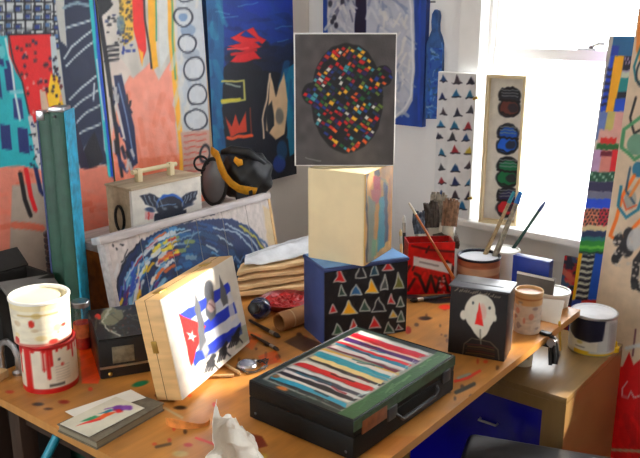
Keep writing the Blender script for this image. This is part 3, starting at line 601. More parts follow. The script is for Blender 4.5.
# ================================================================ SHELF AND THINGS BEHIND THE TABLE
sh = thing('low_shelf', 'worn open wooden shelf unit behind the work table', 'shelf', loc(0, 0, 0))
SX0, SX1, SY0, SY1, SZ = 1.475, 2.20, 1.95, 2.215, 0.95
for k in range(3): link('top_board', box(SX0, SX1, SY0 + k * .089, SY0 + k * .089 + .086, SZ - .025, SZ, .002), OLDW, sh)
link('shelf_board', box(SX0 + .02, SX1 - .02, SY0, SY1, .60, .62), ORANGEW, sh); link('shelf_board', box(SX0 + .02, SX1 - .02, SY0, SY1, .10, .12), ORANGEW, sh)
link('side_panel', box(SX0, SX0 + .02, SY0, SY1, 0, SZ - .025), ORANGEW, sh); link('side_panel', box(SX1 - .02, SX1, SY0, SY1, 0, SZ - .025), ORANGEW, sh)
link('back_panel', box(SX0 + .02, SX1 - .02, SY1 - .01, SY1, 0, SZ - .025), ORANGEW, sh)
link('front_rail', box(SX0 + .02, SX1 - .02, SY0, SY0 + .02, SZ - .085, SZ - .025), OLDW, sh)
# handled box with a bull-like head
BX0, BX1, BY0, BY1, BZ = 1.590, 1.892, 2.005, 2.135, 0.168
hbx = thing('handled_box', 'pale wooden carrying box with dowel handle and dark horned head on its front', 'box', loc(BX0, BY0, SZ))
M_ = loc(BX0, BY0, SZ)
def p_bull(p):
    p.fill((226, 222, 214)); p.mottle(.03, 12, 2); bk = (40, 46, 62)
    p.poly([(140, 196), (150, 193), (160, 198), (168, 203), (168, 210), (155, 208), (145, 205)], bk); p.poly([(178, 202), (186, 194), (197, 191), (196, 199), (189, 206), (182, 209)], bk)
    p.ell(170, 205, 14, 11, (60, 110, 180)); p.ell(170, 207, 13.5, 10.5, bk); p.poly([(155, 213), (186, 209), (186, 222), (155, 226)], bk)
    for k in range(4): p.line([(144 + k * 5, 195 + k), (148 + k * 5, 205 + k)], .9, (150, 160, 170)); p.line([(182 + k * 4, 206 - k * 3), (186 + k * 3, 196 - k)], .9, (150, 160, 170))
    p.line([(160, 206), (176, 204)], 1, (120, 150, 180)); p.ell(165, 209, 2, 1.5, (120, 130, 140)); p.ell(176, 207, 2, 1.5, (120, 130, 140)); p.rect(145, 212, 154, 219, (214, 170, 170)); p.line([(148, 213), (149, 219)], 1.2, (190, 50, 50)); p.ell(150, 210, 5, 2, (60, 80, 110)); p.ell(188, 205, 5, 1.5, (60, 70, 90), 1, -.3)
g = painted(M_, (0, 0, 0), (BX1 - BX0, 0, 0), (0, 0, BZ - .008), 0.012, p_bull); link('front_panel', g, PAINT, hbx, None, False)
link('body', box(0.001, BX1 - BX0 - .001, 0.0125, BY1 - BY0, 0, BZ - .008), TANW, hbx); link('lid', box(-.003, BX1 - BX0 + .003, -.003, BY1 - BY0 + .003, BZ - .008, BZ, .002), TANW, hbx)
for x in (0.075, 0.215): link('handle_post', box(x, x + .02, .055, .075, BZ, BZ + .045, .002), CREAM, hbx)
link('handle_bar', tube([(0.06, .065, BZ + .035), (.25, .065, BZ + .035)], .008, 10), CREAM, hbx)
def hoop(c, ry, rz, r, x): return tube([(x, c[0] + ry * math.cos(t * math.pi / 9), c[1] + rz * math.sin(t * math.pi / 9)) for t in range(18)], r, 6, closed=True)
link('rope_loop', hoop((.065, .06), .022, .042, .005, -.003), BLACK, hbx)
# respirator helmet on the shelf
RC = on(1, 240, 168, 2.075)
hm = thing('respirator_mask', 'black full-face respirator with yellow webbing straps lying on the shelf', 'respirator', loc(RC[0], RC[1] + .02, SZ, R(-50)) @ Matrix.Diagonal((1, 1, 1.22, 1)))
sc_ = RC[2] - SZ
bm = bmesh.new(); bmesh.ops.create_icosphere(bm, subdivisions=4, radius=1)
for v in bm.verts:
    n = v.co.normalized(); v.co = Vector((n.x * .105 + .035, n.y * .085, n.z * .082 + .086)) + n * (.008 * math.sin(9 * n.x + 2) * math.cos(7 * n.z))
bm.verts.index_update(); g = G().add([v.co[:] for v in bm.verts], [[q.index for q in f.verts] for f in bm.faces]); bm.free()
link('shell', g, RUBBER, hm)
VM = Matrix.Translation((-.078, -.070, .080)) @ Matrix.Rotation(R(-22), 4, 'Z') @ Matrix.Rotation(R(84), 4, 'X') @ Matrix.Diagonal((.85, 1.15, 1, 1))
link('visor', lathe([(0.0005, .026), (.025, .024), (.044, .016), (.056, .004), (.056, 0.0)], 32, False).xf(VM), VISOR, hm)
link('visor_rim', lathe([(.056, -.008), (.066, -.004), (.066, .008), (.056, .008), (.056, -.008)], 32, False).xf(VM), BLACK, hm)
link('strap', tube([(-.085, -.06, .175), (-.062, -.092, .165), (-.050, -.108, .135), (-.035, -.112, .105), (-.012, -.114, .082), (.015, -.114, .066), (.045, -.112, .058), (.075, -.100, .052)], [.013, .017, .019, .019, .018, .020, .025, .024], 8, flat=.3), STRAP, hm)
link('strap', tube([(.0, -.072, .150), (.015, -.082, .140), (.03, -.085, .142)], [.010, .013, .009], 8, flat=.5), STRAP, hm)
link('buckle', box(.052, .066, -.122, -.108, .036, .074, .003), BLACK, hm)
link('filter', lathe([(.03, 0), (.034, .006), (.034, .028), (.028, .034)], 24).xf(Matrix.Translation((.035, -.075, .035)) @ Matrix.Rotation(R(80), 4, 'X')), BLACK, hm)
link('crown_ridge', tube([(-.05, -.03, .165), (-.01, -.06, .176), (.05, -.06, .168), (.10, -.03, .135), (.125, 0, .10)], [.008, .014, .015, .012, .008], 10), RUBBER, hm)
link('wire_loop', tube([(-.125 + .026 * math.cos(t * math.pi / 8), -.06, .135 + .022 * math.sin(t * math.pi / 8)) for t in range(16)], .004, 6, closed=True), BLACK, hm)
link('wire_loop', tube([(-.075 + .012 * math.cos(t * math.pi / 8) + .008 * math.sin(t * math.pi / 8), -.06, .0265 + .022 * math.sin(t * math.pi / 8)) for t in range(16)], .0035, 6, closed=True), BLACK, hm)
# planked head painting leaning between table and shelf
KP, YP = 0.20, 1.873
def xp(px, py):
    lo, hi = 1.6, 2.4
    for _ in range(50):
        y = (lo + hi) / 2; q = on(1, px, py, y)
        if YP - .006 + KP * (q[2] - T) > y: lo = y
        else: hi = y
    return on(1, px, py, lo)
pt0, pt1 = xp(107, 241), xp(268, 201); pz = (pt0[2] + pt1[2]) / 2
pp = thing('plank_painting', 'wide whitewashed plank panel painted with a huge blue head leaning on the shelf', 'painting', Matrix.Translation((pt0[0], YP, T)) @ Matrix.Rotation(-math.atan(KP), 4, 'X'))
Mp = Matrix.Translation((pt0[0], YP, T)) @ Matrix.Rotation(-math.atan(KP), 4, 'X')
PWd = pt1[0] - pt0[0]; PH = (pz - T) / math.cos(math.atan(KP))
def p_head(p):
    p.fill((206, 198, 194)); p.mottle(.06, 16, 3)
    p.strokes(100, 205, 280, 300, 26, 30, 3, [(190, 184, 184), (220, 212, 206), (206, 180, 172)], 1.3, 3, .6, .2)
    p.poly([(262, 205), (278, 215), (285, 245), (268, 245)], (206, 186, 150), .8)
    nv = (28, 52, 92)
    p.poly([(116, 330), (117, 280), (124, 262), (138, 244), (158, 231), (182, 224), (210, 219), (232, 219), (248, 226), (258, 236), (266, 250), (262, 270), (250, 330)], nv)
    rr = random.Random(8)                # arcs that follow the outline of the head
    def arc(n, k0, k1, a0, a1, w, cols, al=.9):
        for _ in range(n):
            k, a, d = rr.uniform(k0, k1), rr.uniform(a0, a1), rr.uniform(.10, .30)
            p.line([(190 + 74 * k * math.cos(q), 306 - 86 * k * math.sin(q)) for q in (a, a + d / 2, a + d)], w * rr.uniform(.6, 1.5), rr.choice(cols), al)
    arc(120, .3, .97, .15, 2.9, 4.0, [(34, 64, 110), (20, 40, 72), (26, 60, 90), (40, 84, 130), (16, 30, 54)])
    arc(46, .45, .95, 1.3, 2.9, 3.2, [(90, 150, 196), (150, 190, 214), (214, 220, 222), (60, 120, 170)])
    arc(22, .55, .85, 1.2, 2.6, 3.4, [(226, 206, 80), (232, 226, 214), (206, 170, 60), (222, 222, 220)])
    arc(14, .5, .95, 1.6, 3.0, 2.2, [(170, 50, 60), (210, 120, 70), (110, 60, 120)])
    arc(40, .3, .9, .3, 1.3, 5.0, [(26, 48, 78), (34, 66, 106), (20, 36, 60), (44, 80, 116)])
    arc(10, .6, .97, .3, 1.1, 1.8, [(206, 216, 222), (110, 160, 196)])
    p.strokes(118, 262, 140, 300, 22, 14, 2.4, [(160, 60, 90), (60, 90, 170), (214, 214, 214), (90, 60, 120), (220, 190, 60)], 1.75, 21, .95, .3)
    for pts in ([(126, 280), (138, 258), (158, 240), (190, 230)], [(136, 290), (146, 262), (166, 244), (200, 232)], [(214, 228), (236, 232), (252, 248), (260, 268)], [(226, 224), (248, 236), (262, 254)]): p.line(pts, 1.6, (206, 216, 222), .85)
    p.line([(240, 226), (256, 238), (268, 256)], 2.2, (210, 196, 90), .8); p.line([(250, 230), (266, 244), (276, 262)], 2, (60, 90, 130), .8)
    p.line([(116, 300), (118, 278), (126, 258), (142, 240)], 1.6, (30, 32, 48)); p.line([(186, 224), (200, 215), (226, 210)], 1.8, (50, 60, 80)); p.line([(160, 228), (214, 214)], 1.4, (90, 96, 110))
    p.line([(184, 250), (194, 232)], .9, (220, 220, 220)); p.line([(232, 262), (236, 256), (240, 263), (244, 256), (248, 262)], 1.0, (150, 170, 200)); p.poly([(176, 236), (200, 230), (205, 280), (186, 290)], (40, 90, 130), .45)
    p.dots(110, 240, 122, 250, 4, 1.0, [(40, 40, 44)], 3); p.line([(128, 250), (122, 262)], .9, (50, 50, 50)); p.line([(274, 214), (277, 226), (276, 234)], 1.4, (30, 30, 34))
npk = 6
for k in range(npk):
    a0, a1 = PWd * k / npk, PWd * (k + 1) / npk
    g = painted(Mp, (a0 + .0008, -.006, 0.002), (a1 - a0 - .0016, 0, 0), (0, 0, PH - .002), 0.012, p_head, (196, 190, 184), seed=3)
    link('plank', g, PAINT, pp, None, False)
link('top_bar', box(-.03, PWd + .01, -.016, .03, PH, PH + .022, .002), OLDW, pp); link('side_bar', box(-.014, 0, -.008, .03, 0.002, PH, .002), OLDW, pp); link('side_bar', box(PWd, PWd + .012, -.008, .03, 0.002, PH, .002), PINE, pp)
# folded green channels with cyan edge
ga = on(1, 58, 108, 1.99)
gc = thing('folded_easel_case', 'tall dark green folded channel case with a cyan edge standing behind the table', 'case', loc(ga[0] - .012, 1.995, 0, R(-54)))
gz = ga[2]
link('channel', box(-.046, -.006, -.004, .03, 0, gz - .014, .004), GREENP, gc); link('channel', box(-.004, .038, -.026, .03, 0, gz, .004), GREENP, gc)
link('painted_edge', box(.038, .044, -.027, .048, 0, gz - .004, .002), CYANP, gc); link('painted_edge', box(-.052, -.046, -.002, .03, 0, gz - .02, .002), mat('lilac_blue_paint', (60, 74, 130), .5), gc)
link('groove', box(-.006, -.004, -.010, .02, 0, gz - .03), BLACK, gc)
link('metal_cap', box(-.050, -.026, -.008, .02, gz - .034, gz - .006, .003), STEEL, gc); link('metal_cap', box(-.006, .040, -.029, .03, gz - .008, gz + .006, .002), STEEL, gc)
link('rivet', tube([(.012, -.025, gz - .02), (.012, -.032, gz - .02)], .004, 8), BLACK, gc)
# dark things behind the left end of the table
rb = on(1, 90, 232, 2.12)
o = thing('ribbed_canister', 'black ribbed canister standing behind the green case', 'canister', loc(1.40, 2.13, 0.0))
pr = []
for k in range(9): pr += [(.042, k * .02), (.05, k * .02 + .005), (.05, k * .02 + .013), (.042, k * .02 + .018)]
zt = rb[2] + .04
link('ribbed_body', lathe([(r, zt - .19 + z) for r, z in pr], 28), BLACK, o); link('base', lathe([(.07, 0), (.07, .03), (.03, .05), (.03, zt - .19)], 24), BLACK, o)
fx = on(1, 18, 258, 2.05)
o = thing('flap_box', 'dark open cardboard box with grey flaps in the corner behind the table', 'box', loc(fx[0], 2.06, 0))
for (x0, x1, y0, y1_) in ((-.10, .08, -.06, -.05), (-.10, .08, .07, .08), (-.10, -.09, -.05, .07), (.07, .08, -.05, .07)): link('side', box(x0, x1, y0, y1_, 0, fx[2] - .06), DGREY, o)
link('bottom', box(-.09, .07, -.05, .07, 0, .01), DGREY, o)
link('flap', box(-.10, .08, -.07, .0, 0, .006).xf(Matrix.Translation((0, -.05, fx[2] - .055)) @ Matrix.Rotation(R(35), 4, 'X') @ Matrix.Rotation(R(10), 4, 'Y')), GREY, o); link('flap', box(-.10, .08, 0, .07, 0, .006).xf(Matrix.Translation((0, .075, fx[2] - .06)) @ Matrix.Rotation(R(40), 4, 'X')), DGREY, o)
q = on(1, 4, 260, 1.98)
link_ = tag(link('dark_plank', box(-.06, .03, -.012, .012, 0, 1.02, .003), DARKW, None, Matrix.Translation((q[0] - .06, 1.955, 0.004)) @ Matrix.Rotation(R(-6), 4, 'X')), 'dark brown plank leaning at the far left edge', 'plank')
# ================================================================ BOXES ON THE TABLE
def cloc(x, y, z, yaw): return loc(x, y, z, R(yaw))
# striped case
SW, SD, SH = 0.429, 0.308, 0.100
Ms = cloc(1.246, 0.883, T, -0.9)
cs = thing('striped_case', 'black case with red, white and turquoise painted stripes on its lid', 'case', Ms)
link('bottom_half', box(0, SW, 0, SD, 0.004, .0592, .003), mat('black_green_leatherette', (13, 15, 15), .55, var=.15, scale=30, bump=.2, bscale=300, spec=.25), cs)
link('lid', box(0, SW, 0, SD, .060, SH - .001, .003), MATS['black_green_leatherette'], cs)
def p_str(p):
    p.fill((44, 54, 50)); p.mottle(.12, 14, 2)
    # p.X: along the case (0 front .. 1 back), p.Y: across (0 near/right .. 1 left)
    p.soft = .006
    p.poly([(0, 0), (1, 0), (1, .13), (0, .15)], (70, 104, 70)); p.strokes(.1, .02, .95, .14, 30, .08, .01, [(84, 124, 84), (120, 150, 110), (60, 90, 66)], .1, 3, .8)
    p.poly([(.035, .14), (.95, .12), (.97, .93), (.05, .96)], (160, 158, 150))
    cols = [(36, 40, 44), (60, 150, 170), (214, 206, 196), (44, 40, 50), (206, 200, 196), (70, 70, 84), (206, 204, 200), (176, 30, 36), (186, 40, 44), (206, 200, 190), (60, 56, 60), (222, 200, 150), (66, 150, 160), (60, 150, 164), (214, 206, 196), (206, 170, 90), (110, 40, 60), (216, 206, 200), (60, 140, 160), (206, 60, 70), (214, 206, 196), (90, 56, 110), (216, 190, 170), (186, 40, 54), (190, 60, 80), (206, 206, 200)]
    rr = random.Random(4); x = .05; n = len(cols)
    for k, c in enumerate(cols):
        w = .895 / n; w2 = w * rr.uniform(.95, 1.3)
        j = lambda: rr.uniform(-.012, .012)
        p.poly([(x + j(), .165 + j() * 2), (x + w2 + j(), .16 + j() * 2), (x + w2 + .006 + j(), .55), (x + w2 + .01 + j(), .92 + j() * 2), (x + j() + .008, .93 + j() * 2), (x + .004 + j(), .5)], c); x += w
    for k in range(16):
        x = rr.uniform(.1, .9); y = rr.uniform(.25, .7); p.line([(x, y), (x + rr.uniform(-.02, .02), y + rr.uniform(.1, .3))], rr.uniform(.006, .014), rr.choice([(30, 30, 36), (140, 30, 40), (40, 120, 140), (36, 40, 44), (90, 30, 50)]), .85)
    p.strokes(.1, .16, .92, .19, 24, .04, .008, [(200, 214, 206), (170, 190, 186)], .05, 8, .8)
    p.ell(.03, .72, .02, .05, (190, 120, 50)); p.ell(.12, .9, .02, .03, (120, 90, 60)); p.strokes(.03, .3, .07, .95, 20, .03, .01, [(90, 110, 96), (60, 70, 60), (110, 130, 120)], 1.5, 4, .8)
g = painted(Ms, (0.006, .006, SH), (SW - .012, 0, 0), (0, SD - .012, 0), 0, p_str, local=True, nmax=260, wob=.006)
link('painted_lid_face', g, PAINTG, cs, None, False)
link('piping', tube([(0.003, .003, SH - .001), (SW - .003, .003, SH - .001), (SW - .003, SD - .003, SH - .001), (.003, SD - .003, SH - .001)], .0025, 6, closed=True), BLACK, cs)
link('handle', tube([(.16, -.001, .050), (.165, -.009, .044), (.18, -.010, .032), (.32, -.010, .032), (.335, -.009, .044), (.34, -.001, .050)], .005, 8), BLACK, cs)
link('name_plate', box(.03, .125, -.002, 0.001, .055, .088, .001), mat('copper_label', (150, 84, 44), .45, var=.2, scale=40), cs); link('lid_band', box(.0, SW, -.0015, 0, .074, .099), mat('green_painted_edge', (66, 96, 66), .5, var=.25, scale=40), cs)
for x in (.145, .385): link('clasp', box(x - .018, x + .018, -.005, 0.001, .044, .076, .002), DSTEEL, cs)
for (x, y) in ((0.002, .02), (0.002, SD - .02)): link('corner_stud', ellipsoid(x - .001, y, .02, .003, .004, .004, 10, 6), DSTEEL, cs)
for (x, y) in ((.03, .03), (SW - .03, .03), (.03, SD - .03), (SW - .03, SD - .03)): link('foot', lathe([(.01, 0), (.011, .004)], 14).xf(Matrix.Translation((x, y, 0))), BLACK, cs)
# navy cube-like box with triangles
NW, ND, NH = 0.272, 0.150, 0.238
Mn = cloc(1.694, 1.308, T, -28)
nb_ = thing('navy_box', 'navy blue box with rows of outlined colour triangles, bottom of the stack', 'box', Mn)
def p_ntri(p):
    p.fill((12, 13, 22)); p.mottle(.12, 10, 2); wh = (206, 206, 200)
    # (cx, cy, half width, half height, colour) in the photograph's frame
    L = [(340, 276, 6, 7, (190, 40, 44)), (361, 272, 5.5, 7.5, (24, 28, 36)), (374.5, 269, 4, 8, (40, 80, 96)), (388, 266, 6, 5, (180, 40, 44)), (342, 291, 4, 6, (50, 74, 66)), (356, 290, 6, 6, (60, 110, 150)), (372, 287, 6, 7.5, (222, 170, 40)), (384.5, 283, 4, 8, (80, 84, 84)), (399, 281.5, 4.5, 8.5, (110, 110, 60)), (333, 309, 4, 5, (190, 40, 50)), (349.5, 308, 8, 7, (222, 170, 40)), (365, 306, 5, 6, (66, 90, 80)), (379, 305, 7, 7, (20, 24, 34)), (391.5, 299.5, 3.5, 5, (180, 40, 50)), (400.5, 302, 4, 5, (60, 76, 70)), (338, 329, 5, 6, (60, 90, 70)), (354, 325, 4, 5, (170, 40, 40)), (375, 323, 6, 6, (190, 40, 44)), (389, 328, 5, 6, (44, 70, 60)), (393, 314, 4, 4, (206, 170, 80)), (401, 316.5, 4, 5.5, (70, 90, 80)), (399, 327, 4, 3, (110, 40, 50))]
    for (x, y, a, b, c) in L:
        t = [(x - a, y + b * .9), (x - a * .1, y - b), (x + a, y + b * .75)]; p.poly(t, c); p.line(t + t[:1], 1.3, wh, .95)
link('body', box(0.0, NW, 0.0032, ND, 0, NH - .014, .002), NAVY, nb_)
g = painted(Mn, (0.001, 0, .001), (NW - .002, 0, 0), (0, 0, NH - .016), .0025, p_ntri, (18, 20, 34)); link('painted_front', g, PAINT, nb_, None, False)
link('lid', box(-.003, NW + .003, -.003, ND + .003, NH - .013, NH - .002, .003), NAVY, nb_); link('lid_top', box(.002, NW - .002, .002, ND - .002, NH - .0025, NH), LBLUE, nb_)
# cream box
CW, CD, CH = 0.192, 0.182, 0.268
ZC = T + NH
Mc = cloc(1.772, 1.226, ZC, 9.4)
cb = thing('cream_box', 'plain cream box with a painted right side, middle of the stack', 'box', Mc)
def p_fig(p):
    p.fill((176, 138, 84)); p.mottle(.12, 12, 2); bk = (34, 32, 36)
    p.line([(367, 175), (366, 200), (368, 230), (367, 262)], 1.8, bk); p.ell(367, 172, 3, 4.5, bk); p.ell(377, 172, 2.6, 4, bk); p.poly([(374, 176), (380, 177), (381, 190), (374, 190)], (150, 40, 50)); p.poly([(371, 190), (381, 190), (380, 202), (374, 206)], (160, 90, 84))
    p.poly([(368, 196), (375, 202), (374, 260), (368, 264)], (120, 124, 110)); p.poly([(375, 205), (380, 202), (379, 235), (376, 240)], (166, 124, 60)); p.poly([(380, 198), (385, 196), (385, 246), (377, 252)], (60, 124, 136)); p.poly([(384, 182), (388, 186), (388, 240), (385, 244)], (50, 64, 90)); p.line([(390, 180), (389, 240)], 1.6, (160, 110, 60)); p.line([(381, 178), (388, 184)], 1.2, (120, 130, 100)); p.poly([(372, 240), (377, 240), (376, 256), (371, 258)], (110, 140, 110))
link('body', box(0, CW, .003, CD, 0, CH, .003), CREAM, cb)
link('painted_side', painted(Mc, (0.002, 0, .002), (CW - .004, 0, 0), (0, 0, CH - .004), .0028, p_fig, (214, 170, 90)), PAINT, cb, None, False)
# mosaic head canvas on top
ZH = ZC + CH
hc = np.array([1.86, 1.33]); hyaw = 33.5
tl, tr, bl = np.array([292, 33]), np.array([395, 33]), None
dpt = proj((hc[0], hc[1], ZH))[2]
A2 = atd(295.5, 165, dpt - .02); B2 = atd(395, 164, dpt - .02)
wv = B2 - A2; yaw_h = math.atan2(wv[1], wv[0]); WH = float(np.hypot(wv[0], wv[1])); hh = zof(A2[0], A2[1], 33) - ZH
Mh = loc(A2[0] - .004, A2[1], ZH + .0005, yaw_h) @ Matrix.Rotation(R(-2), 4, 'X')
hd = thing('mosaic_canvas', 'charcoal canvas with a colourful mosaic head, top of the box stack', 'painting', Mh)
def p_mos(p):
    p.fill((92, 89, 90)); p.mottle(.10, 14, 2)
    cols = [(190, 40, 44), (40, 100, 60), (226, 180, 70), (44, 70, 140), (222, 222, 214), (150, 40, 60), (90, 160, 170), (30, 60, 50), (214, 110, 60), (60, 40, 90), (24, 26, 34), (24, 26, 34), (36, 60, 90), (180, 60, 50), (110, 130, 70), (30, 30, 40)]
    def inside(x, y): return ((x - 347) / 34) ** 2 + ((y - 98) / 53) ** 2 < 1 or ((x - 383) / 8) ** 2 + ((y - 76) / 10) ** 2 < 1 or ((x - 311) / 8) ** 2 + ((y - 94) / 10) ** 2 < 1
    for (x, y, a, b) in ((347, 98, 36, 55), (383, 76, 9, 11), (311, 94, 9, 11)): p.ell(x, y, a, b, (34, 34, 38))
    rr = random.Random(3); ca, sa = math.cos(.62), math.sin(.62)
    for i in range(-26, 27):
        for j in range(-26, 27):
            u, v = i * 4.5 + rr.uniform(-.6, .6), j * 4.2 + rr.uniform(-.6, .6); x, y = 347 + u * ca - v * sa, 98 + u * sa + v * ca
            if inside(x, y) and rr.random() < .9:
                a, b = rr.uniform(1.3, 2.6), rr.uniform(1.2, 2.0); c = rr.choice(cols)
                p.poly([(x + sx * a * ca - sy * b * sa, y + sx * a * sa + sy * b * ca) for sx, sy in ((-1, -1), (1, -1), (1, 1), (-1, 1))], c)
    p.line([(306, 158), (320, 161)], 1.0, (140, 140, 140))
link('canvas_face', painted(Mh, (.004, -.0008, .003), (WH - .007, 0, 0), (0, 0, hh - .007), 0.0, p_mos, dens=1.8), PAINT, hd, None, False)
link('stretcher', box(0, WH, 0, .022, 0, hh, .0015), WHITEC, hd, None, False)
# flag box (leaning wooden case)
QW, QD, QH, QT = 0.379, 0.074, 0.262, 10.5
Mq = cloc(1.174, 1.433, T + .001, 16.9) @ Matrix.Rotation(R(-QT), 4, 'X')   # origin: bottom rear edge
fb = thing('flag_box', 'upright pale wooden box with painted flag, grey figures and black hands', 'box', Mq)
link('body', box(0, QW, -QD + .003, 0, 0, QH, .002), PINE, fb); link('seam', box(-.0006, QW + .0006, -QD * .42, -QD * .40, .001, QH + .0006), mat('seam_brown', (120, 82, 44), .7), fb)
def p_flag(p):
    p.fill((240, 236, 228)); p.mottle(.02, 14, 2); bl = (40, 70, 190); gy = (98, 100, 106); dk = (40, 40, 46)
    Q = lambda u, v: (179 + u * 49 + v * 15, 315 - u * 33 + v * 51)   # flag frame: u along, v down
    for k in range(5):
        v0, v1 = k / 5, (k + 1) / 5
        if k % 2 == 0: p.poly([Q(0, v0), Q(1, v0), Q(1, v1), Q(0, v1)], bl)
        else: p.poly([Q(0, v0), Q(1, v0), Q(1, v1), Q(0, v1)], (226, 230, 240))
    p.poly([(178.5, 314), (206, 326), (191, 366)], (214, 30, 30))
    sx, sy = 191.5, 336
    p.poly([(sx + (5.6 if i % 2 == 0 else 2.3) * math.sin(i * math.pi / 5 + .2), sy - (5.6 if i % 2 == 0 else 2.3) * math.cos(i * math.pi / 5 + .2)) for i in range(10)], (236, 234, 230))
    p.poly([(228, 300), (232, 296), (236, 318), (231, 322)], (240, 238, 236), .8)
    p.poly([(195, 292), (199, 304), (204, 322), (207, 350), (200, 352), (198, 328), (194, 308)], gy); p.ell(209.5, 292, 5, 12, gy, 1, -.1); p.poly([(206, 300), (214, 298), (216, 316), (211, 322), (206, 316)], gy); p.ell(211, 306, 4, 6, (206, 180, 178), .8); p.line([(209, 304), (214, 308)], 1.2, (120, 90, 96)); p.poly([(219, 275), (223, 284), (228, 296), (228, 304), (223, 306), (220, 296)], gy)
    p.poly([(206, 340), (210, 350), (206, 362), (202, 350)], (150, 152, 156)); p.poly([(236, 330), (248, 324), (249, 340), (236, 350)], (150, 160, 140), .5)
    for (x, y) in ((210, 364), (222.5, 352), (234.5, 338)):           # black hands
        p.poly([(x - 3.5, y - 1), (x + 2, y - 7), (x + 5, y - 4), (x + 4, y + 3), (x - 2, y + 4)], dk)
        for k in range(4): p.line([(x - 2.5 + k * 1.9, y + 2), (x - 5.5 + k * 2.4, y + 9.5 - k * .8)], 1.5, dk)
        p.line([(x + 3, y - 1), (x + 7.5, y + 4)], 1.6, dk); p.line([(x + 2, y - 5), (x + 4, y - 9)], 3.4, dk)
    p.poly([(205, 356), (240, 326), (243, 330), (208, 362)], dk, .25)
link('painted_front', painted(Mq, (0.001, -QD, .001), (QW - .002, 0, 0), (0, 0, QH - .002), .0028, p_flag, (236, 214, 176), dens=1.6), PAINT, fb, None, False)
for x in (.07, .30): link('hinge', box(x - .018, x + .018, -QD * .55, -QD * .25, QH - .001, QH + .003, .001), BRASS, fb)
link('latch', box(-.003, 0.001, -QD * .5, -QD * .3, QH * .48, QH * .60, .001), BRASS, fb)
link('rear_prop', box(.30, .32, .0, .006, .0, .15).xf(Matrix.Translation((0, .0, .0)) @ Matrix.Rotation(R(0), 4, 'X')), PINE, fb)
# money box with white head
OW, OD, OH = 0.092, 0.161, 0.205
Mo = cloc(1.915, 0.850, T, 13.3)
mb = thing('money_box', 'small black slotted box with a white face and red nose on its front', 'box', Mo)
def p_face(p):
    p.fill((26, 20, 20)); p.mottle(.15, 12, 3); wh = (226, 222, 210)
    p.ell(480, 312, 15.5, 18, wh); p.poly([(466, 318), (494, 320), (487, 334), (481, 340), (474, 333)], wh); p.ell(463.5, 315, 3.5, 5, wh); p.ell(494.5, 318, 2.4, 4, wh)
    p.poly([(479.5, 303), (483.5, 326), (475, 324)], (206, 40, 34)); p.ell(482.5, 312, 4, 8, (226, 150, 140), .35); p.ell(473, 303, 1.0, 1.4, (60, 70, 70)); p.ell(489.5, 308, 1.0, 1.4, (60, 70, 70)); p.line([(480, 330), (481, 344)], 1.2, (130, 130, 120))
    p.line([(462, 356), (464, 344), (472, 338), (490, 342), (498, 350), (499, 360)], .9, (150, 140, 120), .8)
    for k in range(7): p.line([(466 + k % 2 * 2, 344 + k * 2.2), (480, 345 + k * 2.2), (494, 348 + k * 2.2)], .8, [(120, 50, 40), (150, 120, 60), (90, 70, 50)][k % 3], .8)
    rr = random.Random(2); x = 455.0
    while x < 500: p.line([(x, 290 + (x - 455) * .17 + rr.uniform(-1, 1)), (x + 1.4, 289 + (x - 455) * .17 + rr.uniform(-1.5, 1))], .8, (190, 180, 160), .85); x += 2.2
link('body', box(0.003, OW, 0, OD, 0, OH - .006, .002), mat('dark_brown_lacquer', (38, 26, 26), .4, var=.15, bump=.08), mb)
link('painted_front', painted(Mo, (0, OD - .001, .001), (0, -OD + .002, 0), (0, 0, OH - .008), .0028, p_face, (26, 20, 20), dens=1.8, wob=.3), PAINT, mb, None, False)
link('lid', box(-.004, OW + .004, -.004, OD + .004, OH - .006, OH, .002), mat('grey_black_lacquer', (70, 70, 74), .3, var=.1), mb); link('coin_slot', box(.03, .036, .02, OD - .02, OH - .001, OH + .0006), BLACK, mb)
# black speckled box
KW, KD, KH = 0.150, 0.235, 0.112
Mk = cloc(1.158, 1.638, T, -30)
kb = thing('speckled_box', 'black paint-splattered metal box with a label plate, beside the stacked tubs', 'box', Mk)
def p_spk(p):
    p.fill((18, 19, 22)); p.dots(84, 298, 150, 345, 110, 1.0, [(200, 200, 190), (60, 110, 120), (150, 60, 50), (60, 90, 70)], 3, .7)
    p.ell(112, 316, 12, 9, (150, 150, 126), .85, -.4); p.line([(108, 314), (102, 322), (108, 330), (120, 336)], 1.4, (200, 200, 190)); p.line([(104, 318), (112, 306), (124, 300)], 1.4, (190, 190, 180)); p.ell(98, 317, 3, 3, (196, 60, 40)); p.ell(122, 306, 9, 4, (30, 44, 70)); p.strokes(95, 300, 140, 340, 16, 10, 1.2, [(120, 130, 110), (60, 90, 100), (80, 80, 60)], .6, 5, .8, 1.2)
link('body', box(0, KW, 0, KD, 0, KH - .004, .006), BLACKV, kb)
link('painted_top', painted(Mk, (.003, .003, KH), (KW - .006, 0, 0), (0, KD - .006, 0), .004, p_spk, (18, 18, 20)), PAINTG, kb, None, False)
link('label_plate', box(.035, .092, -.002, .001, .042, .088, .001), mat('tarnished_plate', (140, 132, 110), .45, .4, var=.2, scale=60), kb); link('trim_band', box(.001, KW - .001, -.0025, 0.001, .03, .036), STEEL, kb)
link('knob', ellipsoid(.026, -.004, .015, .006, .005, .006, 12, 8), BRASS, kb)

